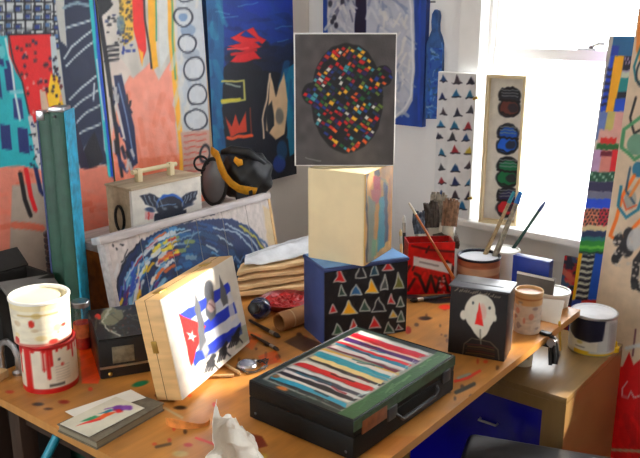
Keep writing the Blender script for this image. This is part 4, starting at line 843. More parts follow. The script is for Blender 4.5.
# ================================================================ TINS, TUBS, JARS
def tin(name, label, cat, c, r, h, body, rim=True, prof=None, fn=None, inner=None, lid=None, wire=False, taper=1.0, group=None, yaw=0.0):
    t = thing(name, label, cat, loc(*c, yaw), group)
    if fn:
        ns, nh = 120, 48
        th, hz = np.meshgrid(np.linspace(0, 360, ns + 1)[:-1], np.linspace(0, 100, nh)); p = Paint(th, hz); p.soft = 1.2; fn(p)
        g = G(); v = [((r * (taper + (1 - taper) * z / 100)) * math.cos(R(a)), (r * (taper + (1 - taper) * z / 100)) * math.sin(R(a)), h * z / 100) for z, a in zip(hz.ravel(), th.ravel())]
        f = [(i * ns + k, i * ns + (k + 1) % ns, (i + 1) * ns + (k + 1) % ns, (i + 1) * ns + k) for i in range(nh - 1) for k in range(ns)] + [tuple(reversed(range(ns)))]
        g.add(v, f, np.clip(p.c, 0, 255).reshape(-1, 3)); link('body', g, PAINTG, t)
    else: link('body', lathe([(r * taper * .98, 0), (r * taper, .003), (r, h)], 48, True), body, t)
    if rim: link('rim', lathe([(r * .97, h - .004), (r * 1.025, h - .003), (r * 1.03, h + .002), (r * 1.0, h + .005), (r * .93, h + .004), (r * .92, h - .006), (r * .97, h - .004)], 48, False), rim if rim is not True else STEEL, t)
    if inner: link('paint_inside', lathe([(0.001, h - .006), (r * .93, h - .006), (r * .93, h - .004), (.001, h - .0038)], 40, False), inner, t)
    if lid: link('lid', lathe([(0.001, h + .001), (r * .86, h + .001), (r * .9, h + .004), (r * .94, h + .0045), (r * .94, h - .003), (0.001, h - .003)], 48, False), lid, t)
    if wire: link('wire_handle', tube([(r * 1.02 * math.cos(a), r * 1.04 * math.sin(a), h * .8 - .055 * math.sin((a - wire) )) for a in np.linspace(wire, wire + math.pi, 20)], .0016, 6), STEEL, t)
    return t
def place(px, py, rpx, ptop, z=T):
    c = tz(px, py, z); d = proj(c)[2]; r = rpx * d / F; return c, r, zof(c[0], c[1], ptop) - z
cview = lambda c: math.degrees(math.atan2(-c[1], -c[0]))          # bearing from the thing to the camera
# red-dripped can with tub on top
c, r, h = place(51.5, 382, 26.6, 338)
def f_red(p):
    p.fill((228, 216, 196)); rr = random.Random(5)
    p.rect(-5, -5, 365, 11, (196, 24, 24)); p.rect(-5, 95, 365, 105, (196, 30, 28))
    for k in range(40):
        x = rr.uniform(0, 360); d = rr.uniform(1, 12); w = rr.uniform(2, 5); p.rect(x - w, 96 - d, x + w, 99, (206, 24, 24)); p.ell(x, 96 - d, w, 2.5, (206, 24, 24))
    for x, d, w in ((132, 84, 9), (168, 40, 2.5), (177, 58, 3.5), (184, 30, 3), (108, 50, 4), (236, 24, 3)): p.rect(x - w, 94 - d, x + w, 97, (204, 20, 22)); p.ell(x, 94 - d, w, 5, (204, 20, 22))
    for k in range(6): p.rect(190, 26 + k * 6, 222, 28 + k * 6, (150, 144, 138), .5)
    p.rect(176, 15, 208, 21, (50, 46, 46), .75); p.ell(206, 60, 4, 4, (206, 60, 50), .8); p.ell(200, 72, 3, 3, (60, 50, 50), .8)
cv = R(cview(c) - 180)
tin('paint_can', 'white paint can covered in red drips, under the yellowed tub', 'paint can', c, r, h, WHITEP, mat('red_rim', (196, 30, 30), .4, var=.2), fn=f_red, lid=mat('red_lid', (170, 30, 28), .4), yaw=cv)
ztub = c[2] + h + .0055; ctub = np.array([c[0], c[1], ztub]) - rt * .010
def f_tub(p):
    p.fill((238, 230, 206)); p.mottle(.05, 20, 3); p.rect(-5, 84, 365, 105, (240, 226, 180)); rr = random.Random(8)
    for k in range(26): x, y = rr.uniform(0, 360), rr.uniform(5, 80); p.ell(x, y, rr.uniform(3, 12), rr.uniform(3, 9), rr.choice([(226, 200, 130), (214, 190, 150), (236, 214, 150)]), .8)
    p.ell(160, 55, 6, 9, (206, 50, 36)); p.ell(226, 40, 7, 4, (206, 60, 50)); p.rect(130, 72, 215, 76, (206, 176, 100), .8); p.rect(-5, -5, 365, 6, (206, 90, 80), .7); p.ell(120, 12, 8, 8, (206, 50, 40)); p.ell(200, 8, 10, 6, (206, 70, 60))
ht = zof(ctub[0], ctub[1], 295) - ztub
tin('plastic_tub', 'yellowed white plastic tub stacked on the red-dripped can', 'tub', ctub, r * 1.06, ht, WHITEP, WHITEP, fn=f_tub, inner=mat('dried_cream_paint', (244, 226, 176), .5, var=.05), taper=.95, yaw=cv)
# little jar beside
c, r, h = place(84, 348, 8.5, 306)
jr = thing('paint_jar', 'small glass jar of red paint with a tin lid, between tub and speckled box', 'jar', loc(*c))
link('glass_body', lathe([(r * .9, .002), (r, .008), (r, h * .82), (r * .85, h * .9), (r * .85, h)], 28), glass('jar_glass', gloss=.12), jr); link('paint', lathe([(r * .86, .004), (r * .93, .01), (r * .93, h * .6)], 28), REDP, jr)
link('label', lathe([(r * 1.01, h * .3), (r * 1.01, h * .62)], 28, False), mat('orange_label', (220, 110, 60), .6, var=.2, scale=40), jr); link('lid', lathe([(r * 1.0, h), (r * 1.05, h + .004), (r * 1.05, h + .014), (r * .98, h + .016)], 28), STEEL, jr)
# C clamp on left edge
cq = tz(19, 374)
cl = thing('c_clamp', 'grey steel clamp gripping the left end of the table', 'clamp', loc(cq[0], TY1 - .055, T, R(-90)))
link('frame', tube([(.0, 0, .012), (.002, 0, .05), (-.015, 0, .075), (-.045, 0, .082), (-.07, 0, .07), (-.08, 0, .04), (-.08, 0, -.05), (-.065, 0, -.075), (-.02, 0, -.08), (.01, 0, -.075)], .010, 8, flat=.7), STEEL, cl)
link('jaw', lathe([(.016, .0005), (.017, .008), (.01, .014)], 18), STEEL, cl); link('screw', tube([(.0, 0, -.034), (.0, 0, -.13)], .006, 10), DSTEEL, cl); link('tommy_bar', tube([(-.03, 0, -.125), (.03, 0, -.125)], .003, 8), STEEL, cl)
o = tag(link('wood_scrap', box(-.02, .05, -.02, .02, 0, .022, .002), PINEX, None, loc(TX0 + .03, TY1 - .045, T, R(20))), 'small pine offcut on the far left table corner', 'wood block')
# can on cabinet
CZ = 0.56
c, r, h = place(591, 348, 22.3, 312, CZ)
def f_can(p):
    p.fill((206, 204, 200)); p.rect(-5, -5, 365, 14, (236, 196, 40)); p.rect(-5, -5, 110, 105, (226, 222, 214), .9); p.rect(150, 8, 360, 98, (206, 206, 204))
    p.rect(100, 14, 170, 80, (230, 226, 214)); p.poly([(80, 105), (80, 55), (110, 40), (150, 38), (182, 44), (186, 105)], (22, 24, 52)); p.rect(196, 12, 260, 92, (176, 176, 178), .8)
    for k in range(14): p.rect(204, 18 + k * 5, 250, 20 + k * 5, (120, 120, 124), .6)
    p.ell(125, 34, 8, 5, (206, 196, 130)); p.rect(112, 20, 140, 24, (150, 146, 140), .8); p.rect(-5, 97, 365, 105, (190, 190, 190)); p.rect(-5, -5, 365, 3, (150, 140, 110))
tin('paint_can', 'paint can with black, white and yellow label standing on the tan cabinet', 'paint can', c, r, h, WHITEP, STEEL, fn=f_can, lid=mat('white_lid', (236, 236, 240), .3), yaw=R(cview(c) - 155))
# orange-stained tub
c, r, h = place(526.5, 330, 13.6, 291)
def f_or(p):
    p.fill((222, 206, 190)); p.mottle(.06, 20, 3); p.rect(-5, 72, 365, 105, (224, 176, 120)); rr = random.Random(9)
    for k in range(40): p.ell(rr.uniform(0, 360), rr.uniform(8, 80), rr.uniform(4, 18), rr.uniform(2, 9), rr.choice([(214, 130, 110), (226, 190, 160), (206, 110, 90), (206, 200, 200), (150, 130, 130), (232, 220, 206)]), .7)
    p.rect(-5, 86, 365, 90, (190, 120, 70))
tin('plastic_tub', 'orange-stained white plastic tub beside the slotted black box', 'tub', c, r, h, WHITEP, mat('orange_rim', (226, 184, 130), .4), fn=f_or, inner=mat('peach_paint', (222, 180, 150), .5), taper=.93, yaw=R(cview(c) - 180))
# dark rimmed can and white tub behind, holding brushes
c1, r1, h1 = place(477, 291, 21, 256)
def f_dk(p):
    p.fill((150, 84, 54)); p.mottle(.15, 16, 3); p.rect(-5, -5, 365, 30, (90, 60, 44)); p.rect(-5, 60, 365, 80, (206, 180, 150), .6)
tin('paint_can', 'brown paint can with dark rim holding two long brushes behind the black box', 'paint can', c1, r1, h1, WHITEP, mat('dark_rim', (40, 44, 56), .3, .6), fn=f_dk, inner=mat('grey_white_paint', (206, 208, 214), .4), yaw=0)
c2, r2, h2 = place(503, 283, 14.5, 250)
tin('plastic_tub', 'plain white plastic tub with a green stick in it near the sill', 'tub', c2, r2, h2, WHITEP, WHITEP, inner=mat('pale_green_paint', (206, 216, 196), .4), taper=.92)
# white shallow tub at table corner with folded paper
c3 = tz(552, 304); d3 = proj(c3)[2]; r3 = 17 * d3 / F; c3[1] = max(c3[1], TY0 + r3 + .004)
tin('plastic_tub', 'shallow white tub on the far right table corner behind the folded paper', 'tub', c3, r3, .045, WHITEP, WHITEP, inner=mat('white_paint', (244, 244, 242), .3), taper=.9)
# cup on the cabinet under the table edge
c, r, h = place(522, 363, 11.5, 330, CZ)
def f_cup(p):
    p.fill((232, 226, 208)); p.rect(120, 20, 240, 60, (214, 206, 180), .7)
    for k in range(9): p.rect(150 + k * 8, 24, 155 + k * 8, 34, (80, 76, 66), .8)
tin('paper_cup', 'cream cup with small dark lettering on the cabinet under the table edge', 'cup', c, r, min(h, .115), WHITEP, WHITEP, fn=f_cup, taper=.85, yaw=R(cview(c) - 180))
c = tz(614, 351, CZ); 
yb_ = thing('squeeze_bottle', 'small yellow squeeze bottle on the cabinet right of the paint can', 'bottle', loc(*c)); link('body', lathe([(.016, 0), (.016, .016), (.013, .018)], 20), YELP, yb_); link('spout', lathe([(.009, .018), (.008, .034), (.005, .036)], 16), YELP, yb_)

# ================================================================ CABINET
CX0, CX1, CY0, CY1 = 2.14, 2.43, 0.745, 1.30
CX1 = 2.645
cbn = thing('side_cabinet', 'tan veneered cabinet with a glossy blue front under the table end', 'cabinet', loc(0, 0, 0))
link('top', box(CX0, CX1, CY0, CY1, CZ - .022, CZ, .002), CABM, cbn); link('side_panel', box(CX0, CX1, CY0, CY0 + .02, 0, CZ - .022), CABM, cbn); link('side_panel', box(CX0, CX1, CY1 - .02, CY1, 0, CZ - .022), CABM, cbn)
link('back_panel', box(CX1 - .012, CX1, CY0 + .02, CY1 - .02, 0, CZ - .022), CABM, cbn); link('face_frame', box(CX0, CX0 + .02, CY0 + .02, CY0 + .072, 0, CZ - .022), CABM, cbn); link('face_frame', box(CX0, CX0 + .02, CY0 + .072, CY1 - .02, CZ - .062, CZ - .022), CABM, cbn); link('plinth', box(CX0 + .002, CX0 + .02, CY0 + .072, CY1 - .02, 0, .07), CABM, cbn)
dr = link('door', box(CX0 + .006, CX0 + .02, CY0 + .074, CY1 - .022, .073, CZ - .064, .002), BLUEG, cbn); link('handle', tube([(CX0 + .006, .96, .40), (CX0 - .008, .96, .40), (CX0 - .008, 1.02, .40), (CX0 + .006, 1.02, .40)], .004, 8), STEEL, dr)
# spring clamp hanging at the table edge
sq = tz(545, 335)
sp = thing('spring_clamp', 'black spring clamp biting the table edge above the cabinet', 'clamp', loc(sq[0], TY0, T))
link('jaw', box(-.010, .010, -.012, .022, .001, .011, .002), BLACK, sp); link('jaw', box(-.010, .010, -.012, .022, -.033, -.023, .002), BLACK, sp); link('spring', tube([(-.012, -.018, -.016), (.012, -.018, -.016)], .014, 16), STEEL, sp)
link('grip', tube([(0, -.012, .003), (-.004, -.026, -.02), (-.010, -.034, -.05), (-.018, -.036, -.075)], [.008, .011, .014, .010], 10, flat=.7), BLACK, sp); link('grip', tube([(0, -.012, -.038), (-.012, -.020, -.055), (-.024, -.026, -.08)], [.008, .010, .008], 10, flat=.7), BLACK, sp)
a_ = tz(560, 352, CZ)
pe = thing('pencil', 'yellow pencil leaning on the table edge beside the paint can', 'pencil', loc(*a_)); 
pv = np.array([sq[0] + .075, TY0 - .006, T + .02]) - a_
link('shaft', tube([(0, 0, .008), tuple(pv)], .0042, 6), YELP, pe); link('tip', tube([(-pv[0] * .02, -pv[1] * .02, 0.001), (0, 0, .008)], [.0006, .0042], 6), PINE, pe)
# folded white paper on the table corner
g = G(); pa = [tz(541, 321), tz(566, 326), tz(574, 308), tz(541, 304)]
v = [(*pa[0][:2], T + .002), (*pa[1][:2], T + .002), (pa[1][0] + .03, pa[1][1] + .035, T + .05), (pa[0][0] + .03, pa[0][1] + .04, T + .05)]
v = [np.array(q) for q in v]; v2 = [q + np.array([0.004, .006, 0.0]) for q in v]
g.add(v + v2, [(0, 1, 2, 3), (7, 6, 5, 4), (0, 4, 5, 1), (1, 5, 6, 2), (2, 6, 7, 3), (3, 7, 4, 0)]); 
# replaced below by a bent sheet with real thickness
def sheet(corners, bend, thick, nu=14, nv=10, seed=1, rough=0.0):
    """bent sheet between four 3-D corners, with thickness"""
    q = [np.array(p, float) for p in corners]; rr = np.random.default_rng(seed); n = np.cross(q[1] - q[0], q[3] - q[0]); n /= np.linalg.norm(n)
    nz = (vnoise(nv, nu, 4, seed) - .5) * .7 + (vnoise(nv, nu, 9, seed + 50) - .5) * .3; V = np.zeros((nv, nu, 3))
    for j in range(nv):
        for i in range(nu):
            s, t = i / (nu - 1), j / (nv - 1); p = q[0] * (1 - s) * (1 - t) + q[1] * s * (1 - t) + q[2] * s * t + q[3] * (1 - s) * t
            V[j, i] = p + n * (bend * math.sin(math.pi * t) + rough * nz[j, i])
    top, bot = V.reshape(-1, 3), (V - n * thick).reshape(-1, 3); N = nu * nv; f = []
    for j in range(nv - 1):
        for i in range(nu - 1):
            a = j * nu + i; f += [(a, a + 1, a + nu + 1, a + nu), (N + a, N + a + nu, N + a + nu + 1, N + a + 1)]
    for i in range(nu - 1): f += [(i, N + i, N + i + 1, i + 1), ((nv - 1) * nu + i, (nv - 1) * nu + i + 1, N + (nv - 1) * nu + i + 1, N + (nv - 1) * nu + i)]
    for j in range(nv - 1): f += [(j * nu, (j + 1) * nu, N + (j + 1) * nu, N + j * nu), (j * nu + nu - 1, N + j * nu + nu - 1, N + (j + 1) * nu + nu - 1, (j + 1) * nu + nu - 1)]
    return G().add(np.vstack([top, bot]), f)
b0, b1 = tz(539, 320), tz(567, 327)
b0[1] = max(b0[1], TY0 + .004); b1[1] = max(b1[1], TY0 + .004)
tag(link('folded_paper', sheet([b0 + [0, 0, .001], b1 + [0, 0, .001], b1 + [.055, .008, .062], b0 + [.02, .03, .062]], .004, .0015), PAPER), 'folded white paper propped against the shallow tub at the table corner', 'paper')

# ================================================================ BRUSHES
def brush(p0, p1, rad, hcol, bcol, label, ferr=0.14, bris=0.16, tip=None, group='paint brushes and sticks', name='paint_brush', flat=.6):
    """from handle end p0 to bristle end p1"""
    p0, p1 = np.array(p0, float), np.array(p1, float); L = p1 - p0
    t = thing(name, label, 'brush', Matrix.Translation(p0), group); e = lambda k: tuple(L * k)
    a, b = 1 - ferr - bris, 1 - bris
    link('handle', tube([e(0), e(.04), e(a * .5), e(a * .85), e(a)], [rad * .45, rad * .75, rad * .9, rad * 1.15, rad], 10), hcol, t)
    if tip: link('painted_tip', tube([e(-.002), e(.12)], [rad * .75, rad * .98], 10), tip, t)
    if ferr: link('ferrule', tube([e(a), e(b)], [rad * 1.08, rad * 1.2], 12), FERR, t)
    if bris: link('bristles', tube([e(b), e(b + bris * .5), e(1)], [rad * 1.1, rad * 1.25, rad * .35], 12), bcol, t)
    return t
TANH = mat('worn_tan_handle', (176, 150, 110), .5, var=.25, scale=60); TEAL = mat('teal_tip', (50, 150, 160), .4); BLTIP = mat('blue_tip', (30, 120, 210), .4); GRNH = mat('green_handle', (40, 84, 76), .4, var=.1); ORH = mat('orange_handle', (206, 110, 50), .4, var=.15, scale=60)
dd = proj((c1[0], c1[1], T + .05))[2]
brush(atd(521, 192, dd - .02), c1 + np.array([r1 * .1, -r1 * .2, .012]), .0095, mat('grey_paint_handle', (160, 150, 130), .5, var=.25, scale=60), BRIST, 'thick grey-tan brush with bright blue handle tip standing in the brown can', .1, .1, BLTIP)
brush(atd(514, 192, dd + .02), c1 + np.array([-r1 * .15, r1 * .3, .012]), .0075, TANH, BRIST, 'tan brush with teal handle tip standing in the brown can', .1, .1, TEAL)
d2 = proj((c2[0], c2[1], T + .05))[2]
brush(atd(545, 202, d2), c2 + np.array([-r2 * .5, r2 * .6, .012]), .0062, GRNH, BRIST, 'long dark green brush leaning right out of the white tub', .1, .08, mat('navy_tip', (30, 60, 120), .4))
# red tin with old brushes
cbag = tz(435, 292); bd = proj(cbag)[2]; byaw = HEAD - R(90) + R(4)
bw = 46 * bd / F; bh = zof(cbag[0], cbag[1], 241) - T; bdp = .085
Mb = loc(cbag[0], cbag[1] + .03, T, byaw)
rb_ = thing('red_tin', 'red rectangular tin with a white label strip, stuffed with old brushes', 'tin', Mb)
def p_bag(p):
    p.fill((190, 26, 34)); p.mottle(.1, 12, 3); bk = (40, 16, 24)
    p.strokes(408, 244, 458, 292, 22, 12, 2.2, [bk, (70, 18, 26), (216, 50, 54)], 1.2, 5, .8, 1.0); p.line([(420, 278), (426, 292), (431, 276), (436, 292), (440, 278)], 3, bk); p.line([(444, 276), (448, 290)], 2.5, bk); p.line([(412, 246), (430, 250), (456, 252)], 2, (90, 20, 30))
    p.poly([(413.5, 256), (452, 264), (451, 274), (413, 265.5)], (246, 246, 248)); p.line([(420, 262), (438, 266)], 1.6, (150, 150, 156), .8)
    p.dots(440, 276, 455, 294, 8, 1.2, [(220, 200, 190)], 4, .8)
g = painted(Mb, (-bw / 2, -bdp / 2, .001), (bw, 0, 0), (0, 0, bh), .003, p_bag, (180, 24, 30), wob=.15); link('painted_front', g, PAINTG, rb_, None, False)
y0_ = -bdp / 2 + .003
for (x0, x1, ya, ybb, nm) in ((-bw / 2, -bw / 2 + .003, y0_, bdp / 2, 'side'), (bw / 2 - .003, bw / 2, y0_, bdp / 2, 'side'), (-bw / 2 + .003, bw / 2 - .003, bdp / 2 - .003, bdp / 2, 'back')): link(nm, box(x0, x1, ya, ybb, .001, bh), REDP, rb_)
link('base', box(-bw / 2 + .003, bw / 2 - .003, y0_, bdp / 2 - .003, .001, .006), REDP, rb_)
def flatbrush(px0, py0, px1, py1, off, w, bcol, label, roll=0.0):
    p0 = atd(px0, py0, bd + off); p1 = atd(px1, py1, bd + off); L = Vector(p1 - p0); ln = L.length
    Mx = Matrix.Translation(p0) @ L.to_track_quat('Z', 'Y').to_matrix().to_4x4() @ Matrix.Rotation(roll, 4, 'Z')
    t = thing('old_paint_brush', label, 'brush', Mx, 'old brushes in the red tin')
    link('handle', tube([(0, 0, 0), (0, 0, ln * .25), (0, 0, ln * .5)], [.007, .011, .009], 10), TANH, t); link('ferrule', box(-w * .5, w * .5, -.008, .008, ln * .5, ln * .68, .002), FERR, t)
    g = G(); rr = random.Random(int(px1))
    for k in range(16):
        a = (k / 15 - .5) * w; tube([(a, rr.uniform(-.006, .006), ln * .68), (a * 1.1, rr.uniform(-.01, .01), ln * .85), (a * 1.15 + rr.uniform(-.004, .004), rr.uniform(-.012, .012), ln * rr.uniform(.96, 1.02))], [.006, .007, .0055], 6, g)
    link('bristles', g, bcol, t)
BR2 = mat('grey_crusted_bristle', (176, 166, 152), .8, var=.3, scale=60, bump=.4); BR3 = mat('rust_crusted_bristle', (160, 122, 96), .8, var=.3, scale=60, bump=.4); BR4 = mat('blue_crusted_bristle', (104, 118, 138), .8, var=.35, scale=60, bump=.4)
def inb(px, off=.04): return px
flatbrush(434, 282, 431, 202, .045, .040, mat('black_crusted_bristle', (84, 74, 68), .8, var=.3, scale=60, bump=.4), 'old brush with black crusted bristles, middle of the red tin', .2)
flatbrush(443, 282, 452, 200, .035, .044, BR3, 'old brush with rust-brown bristles, rightmost in the red tin', -.2)
flatbrush(430, 282, 440, 194, .065, .046, BR2, 'old brush with pale grey bristles, tallest in the red tin', .1)
flatbrush(424, 282, 419, 211, .035, .038, BR4, 'old brush with blue-grey bristles, leftmost in the red tin', .3)
# rag hanging out of the tin on the right
rg = atd(452, 236, bd + .05)
o = link('paint_rag', sheet([rg + [-.06, .05, -.035], rg + [.012, -.02, -.045], rg + [.006, -.012, .02], rg + [-.055, .045, .01]], .02, .004, 16, 12, 4, .03), mat('dirty_rag', (96, 86, 78), .9, var=.3, scale=40, bump=.4)); tag(o, 'dirty grey rag stuffed into the top of the red tin', 'rag')
# orange stick leaning on the red tin
st0 = tz(466, 300); p_tip = atd(409, 203, bd - .065)
brush(p_tip, st0 + np.array([0, 0, .004]), .0048, ORH, CREAM, 'thin orange brush leaning diagonally across the red tin', .05, .06, mat('pale_tip', (226, 214, 190), .5))
# brushes behind the navy box
tq = tz(405, 284)
tin('tin_cup', 'small tin mug half hidden behind the navy box, two brushes in it', 'mug', tq, .032, .08, DSTEEL, STEEL, inner=mat('mug_water', (90, 84, 74), .2))
dq = proj(tq)[2]
brush(tq + np.array([0.004, .004, .012]), atd(404, 215, dq), .006, mat('black_handle', (40, 34, 30), .4), mat('white_bristle', (230, 226, 214), .8, var=.1), 'thin black brush with white bristles, bristles up behind the navy box', .15, .12)
brush(tq + np.array([-.006, .008, .012]), atd(400.5, 229, dq + .02), .005, PINE, mat('tan_bristle', (196, 170, 120), .8, var=.1), 'short pale wooden brush beside the white-bristled one behind the navy box', .15, .14)
# loose brushes on the table
BH = mat('dark_brown_handle', (54, 34, 26), .45)
def lay(px0, py0, px1, py1, r, m, bm_, label): brush(tz(px0, py0) + np.array([0, 0, r * 1.25]), tz(px1, py1) + np.array([0, 0, r * 1.25]), r, m, bm_, label)
lay(249, 322, 280, 339, .0055, BH, BRIST, 'dark brush lying below the dark blue bottle on the table'); lay(251, 336, 279, 352, .0045, BH, BRIST, 'thin dark brush lying nearest the flag box on the table')
lay(452, 297, 410, 303, .0065, mat('slate_handle', (56, 58, 66), .4), BRIST, 'slate-grey brush lying in front of the red tin')
# ================================================================ SMALL THINGS ON THE TABLE
# dark blue bottle lying
q = tz(260, 319)
bo = thing('ink_bottle', 'round dark blue bottle lying in front of the kraft paper', 'bottle', Matrix.Translation((q[0], q[1], T + .036)) @ Matrix.Rotation(R(20), 4, 'Z') @ Matrix.Rotation(R(-70), 4, 'Y'))
link('body', lathe([(.004, -.034), (.024, -.03), (.034, -.012), (.035, .006), (.028, .022), (.014, .03)], 28), mat('navy_glass', (26, 36, 74), .12, spec=.9), bo); link('cap', lathe([(.016, .03), (.018, .034), (.018, .056), (.014, .058)], 20), BLACK, bo)
# red tray
q = tz(286, 307)
tr_ = thing('red_tray', 'shallow dish full of red pigment between the tube and kraft paper', 'dish', Matrix.Translation((q[0], q[1], T)) @ Matrix.Diagonal((1.05, 1.05, 1, 1)))
link('dish', lathe([(.05, 0.0), (.06, .004), (.078, .026), (.082, .03), (.078, .031), (.06, .012), (.001, .010)], 40, False), mat('rust_enamel', (150, 40, 30), .4), tr_)
bm = bmesh.new(); bmesh.ops.create_circle(bm, cap_ends=False, segments=10, radius=.01); bm.free()
g = G(); nn = 26; rr = random.Random(6)
vv = [(0, 0, .03)]; ff = []
for i in range(1, 9):
    for k in range(nn): a = 2 * math.pi * k / nn; vv.append((.0087 * i * math.cos(a), .0087 * i * math.sin(a), .026 + rr.uniform(-.005, .006) if i < 8 else .022))
ff += [(0, 1 + k, 1 + (k + 1) % nn) for k in range(nn)] + [(1 + i * nn + k, 1 + (i + 1) * nn + k, 1 + (i + 1) * nn + (k + 1) % nn, 1 + i * nn + (k + 1) % nn) for i in range(7) for k in range(nn)]
g.add(vv, ff); link('pigment', g, REDP, tr_, None, False)
# cardboard tube
a, b = tz(279, 331), tz(312, 320); rr_ = .0285; d = np.array(b - a); d /= np.linalg.norm(d)
tu = thing('cardboard_tube', 'brown cardboard tube lying left of the navy box', 'tube', loc(a[0], a[1], T, math.atan2(d[1], d[0])))
ln = float(np.linalg.norm(b - a)); g = G(); lathe([(rr_, 0), (rr_, ln), (rr_ * .86, ln), (rr_ * .86, 0), (rr_, 0)], 36, False, g); g.xf(Matrix.Translation((0, 0, rr_)) @ Matrix.Rotation(R(90), 4, 'Y')); link('tube_wall', g, CARD, tu)
link('tape_band', lathe([(rr_ * 1.01, ln * .3), (rr_ * 1.01, ln * .34)], 36, False).xf(Matrix.Translation((0, 0, rr_)) @ Matrix.Rotation(R(90), 4, 'Y')), mat('tape', (196, 150, 96), .4), tu)
# kraft paper pile and plastic sheet
z = T + .001
for k, (lab, th) in enumerate((('bottom folded kraft paper of the pile beside the navy box', .024), ('second folded kraft paper from the bottom of the pile', .022), ('third folded kraft paper from the bottom of the pile', .020), ('top folded kraft paper of the pile, right under the plastic sheet', .020))):
    o_ = k * .006; A, B, Cc, D = (np.array([1.80 + o_, 1.762 + o_ * .5, 0]), np.array([2.06 + o_, 1.62 + o_, 0]), np.array([2.28 - o_, 1.76, 0]), np.array([1.90 + o_, 1.838, 0]))
    A[:2] += RNG.uniform(-.008, .008, 2); B[:2] += RNG.uniform(-.012, .012, 2); Cc[0] += RNG.uniform(-.02, .02)
    for q in (A, B, Cc, D): q[2] = z + th + RNG.uniform(-.004, .005)
    tag(link('kraft_paper', sheet([A, B, Cc, D], .003, th - .010, 34, 14, 5 + k, .012), KRAFT), lab, 'paper', 'folded kraft paper pile'); z += th + .003
A, B, Cc, D = np.array([1.86, 1.775, z + .010]), np.array([2.11, 1.66, z + .012]), np.array([2.30, 1.78, z + .035]), np.array([1.93, 1.836, z + .012])
tag(link('plastic_sheet', sheet([A, B, Cc, D], .014, .004, 30, 18, 9, .020), PLAST), 'cloudy plastic sheet lying on the kraft paper pile', 'plastic sheet')
# silver watch-like gauge, sticks and wire
q = tz(247, 368)
wt = thing('pocket_gauge', 'round silver dial lying in a tangle of wire beside the striped case', 'gauge', loc(q[0], q[1], T))
link('case', lathe([(.018, 0), (.026, .003), (.028, .010), (.025, .015), (.022, .016)], 28), STEEL, wt); link('crystal', lathe([(.022, .016), (.016, .021), (.006, .0235), (.001, .024)], 28, False), mat('dial_glass', (120, 126, 140), .1, spec=.9), wt); link('crown', tube([(.027, 0, .008), (.038, 0, .008)], .005, 10), STEEL, wt)
g = G(); rr = random.Random(12); pts_ = [(.05 * math.cos(t * .55) * rr.uniform(.6, 1.1), .03 * math.sin(t * .55) * rr.uniform(.7, 1.1), .004 + .004 * (t % 3)) for t in range(36)]
o = thing('wire_tangle', 'tangle of thin dark wire around the silver dial', 'wire', loc(q[0] + .01, q[1] - .02, T)); link('wire', tube(pts_, .0018, 6), DSTEEL, o)
for (x0, y0, x1, y1_, lab) in ((225, 366, 240, 375, 'short pale stick lying against the silver dial'), (212, 378, 234, 377, 'pale wooden strip lying between flag box and striped case')):
    a, b = tz(x0, y0), tz(x1, y1_); d = b - a
    tag(link('wood_stick', tube([(0, 0, .005), tuple(d + [0, 0, .005])], .0045, 8), PINEX, None, Matrix.Translation(a)), lab, 'stick')
# cards and sketchbook
a = tz(62, 423); b = tz(96, 441); c = tz(165, 404)
def quad(px): return [tz(*p, T + .02)[:2] for p in px]
def flat(name, px, z0, z1, m, label, cat):
    g = prism([tuple(p) for p in quad(px)], z0, z1); return tag(link(name, g, m, None, None, False), label, cat)
bk_ = thing('sketchbook', 'grey cloth sketchbook under the white cards at the table front', 'book')
qq = [(57, 424), (96, 442), (164, 403), (130, 391)]
link('cover', prism([tuple(p) for p in quad(qq)], T, T + .003), mat('grey_cloth', (120, 110, 92), .8, var=.15, scale=60), bk_, None, False)
cxy = np.mean(quad(qq), 0); link('pages', prism([tuple(cxy + (p - cxy) * .97) for p in quad(qq)], T + .003, T + .017), mat('page_edges', (150, 140, 118), .85, var=.12, scale=8, stretch=(1, 1, 60)), bk_, None, False)
link('cover', prism([tuple(p) for p in quad(qq)], T + .017, T + .020), mat('grey_cloth'), bk_, None, False)
flat('blank_card', [(65, 412), (78, 419), (146, 398), (131, 390)], T + .0205, T + .0215, PAPER, 'blank white card partly under the painted card', 'card')
def p_card(p):
    p.fill((226, 222, 208)); p.soft = .02
    p.poly([(.08, .40), (.34, .42), (.5, .58), (.38, .62)], (206, 50, 40)); p.poly([(.36, .46), (.62, .44), (.66, .62), (.44, .62)], (222, 110, 50)); p.poly([(.2, .30), (.42, .34), (.46, .48), (.3, .42)], (40, 140, 100)); p.poly([(.5, .34), (.68, .38), (.7, .5), (.56, .46)], (40, 130, 150)); p.ell(.78, .52, .09, .16, (130, 80, 160)); p.ell(.86, .66, .06, .14, (150, 100, 180)); p.ell(.72, .62, .05, .1, (206, 50, 60)); p.line([(.66, .3), (.8, .4)], .04, (140, 90, 170))
qc = [tz(x, y, T + .022) for x, y in ((60, 424), (89, 437), (148, 408), (116, 397))]
g = painted(None, qc[0], qc[1] - qc[0], qc[3] - qc[0], 0, p_card, local=True, nmax=60, wob=.02)
# painted card: long side runs towards the back
g = painted(None, qc[0] + [0, 0, .0012], (qc[3] - qc[0]), (qc[1] - qc[0]) * 1.0, 0, p_card, local=True, nmax=80, wob=.02)
g.f = [tuple(reversed(f)) for f in g.f]
pcd = thing('painted_card', 'white card with a small red, green and violet bird-like painting', 'card'); link('painting', g, PAINT, pcd, None, False)
link('card_stock', prism([tuple(q[:2]) for q in (qc[0], qc[1], qc[1] + qc[3] - qc[0], qc[3])], T + .0218, T + .0229), PAPER, pcd, None, False)
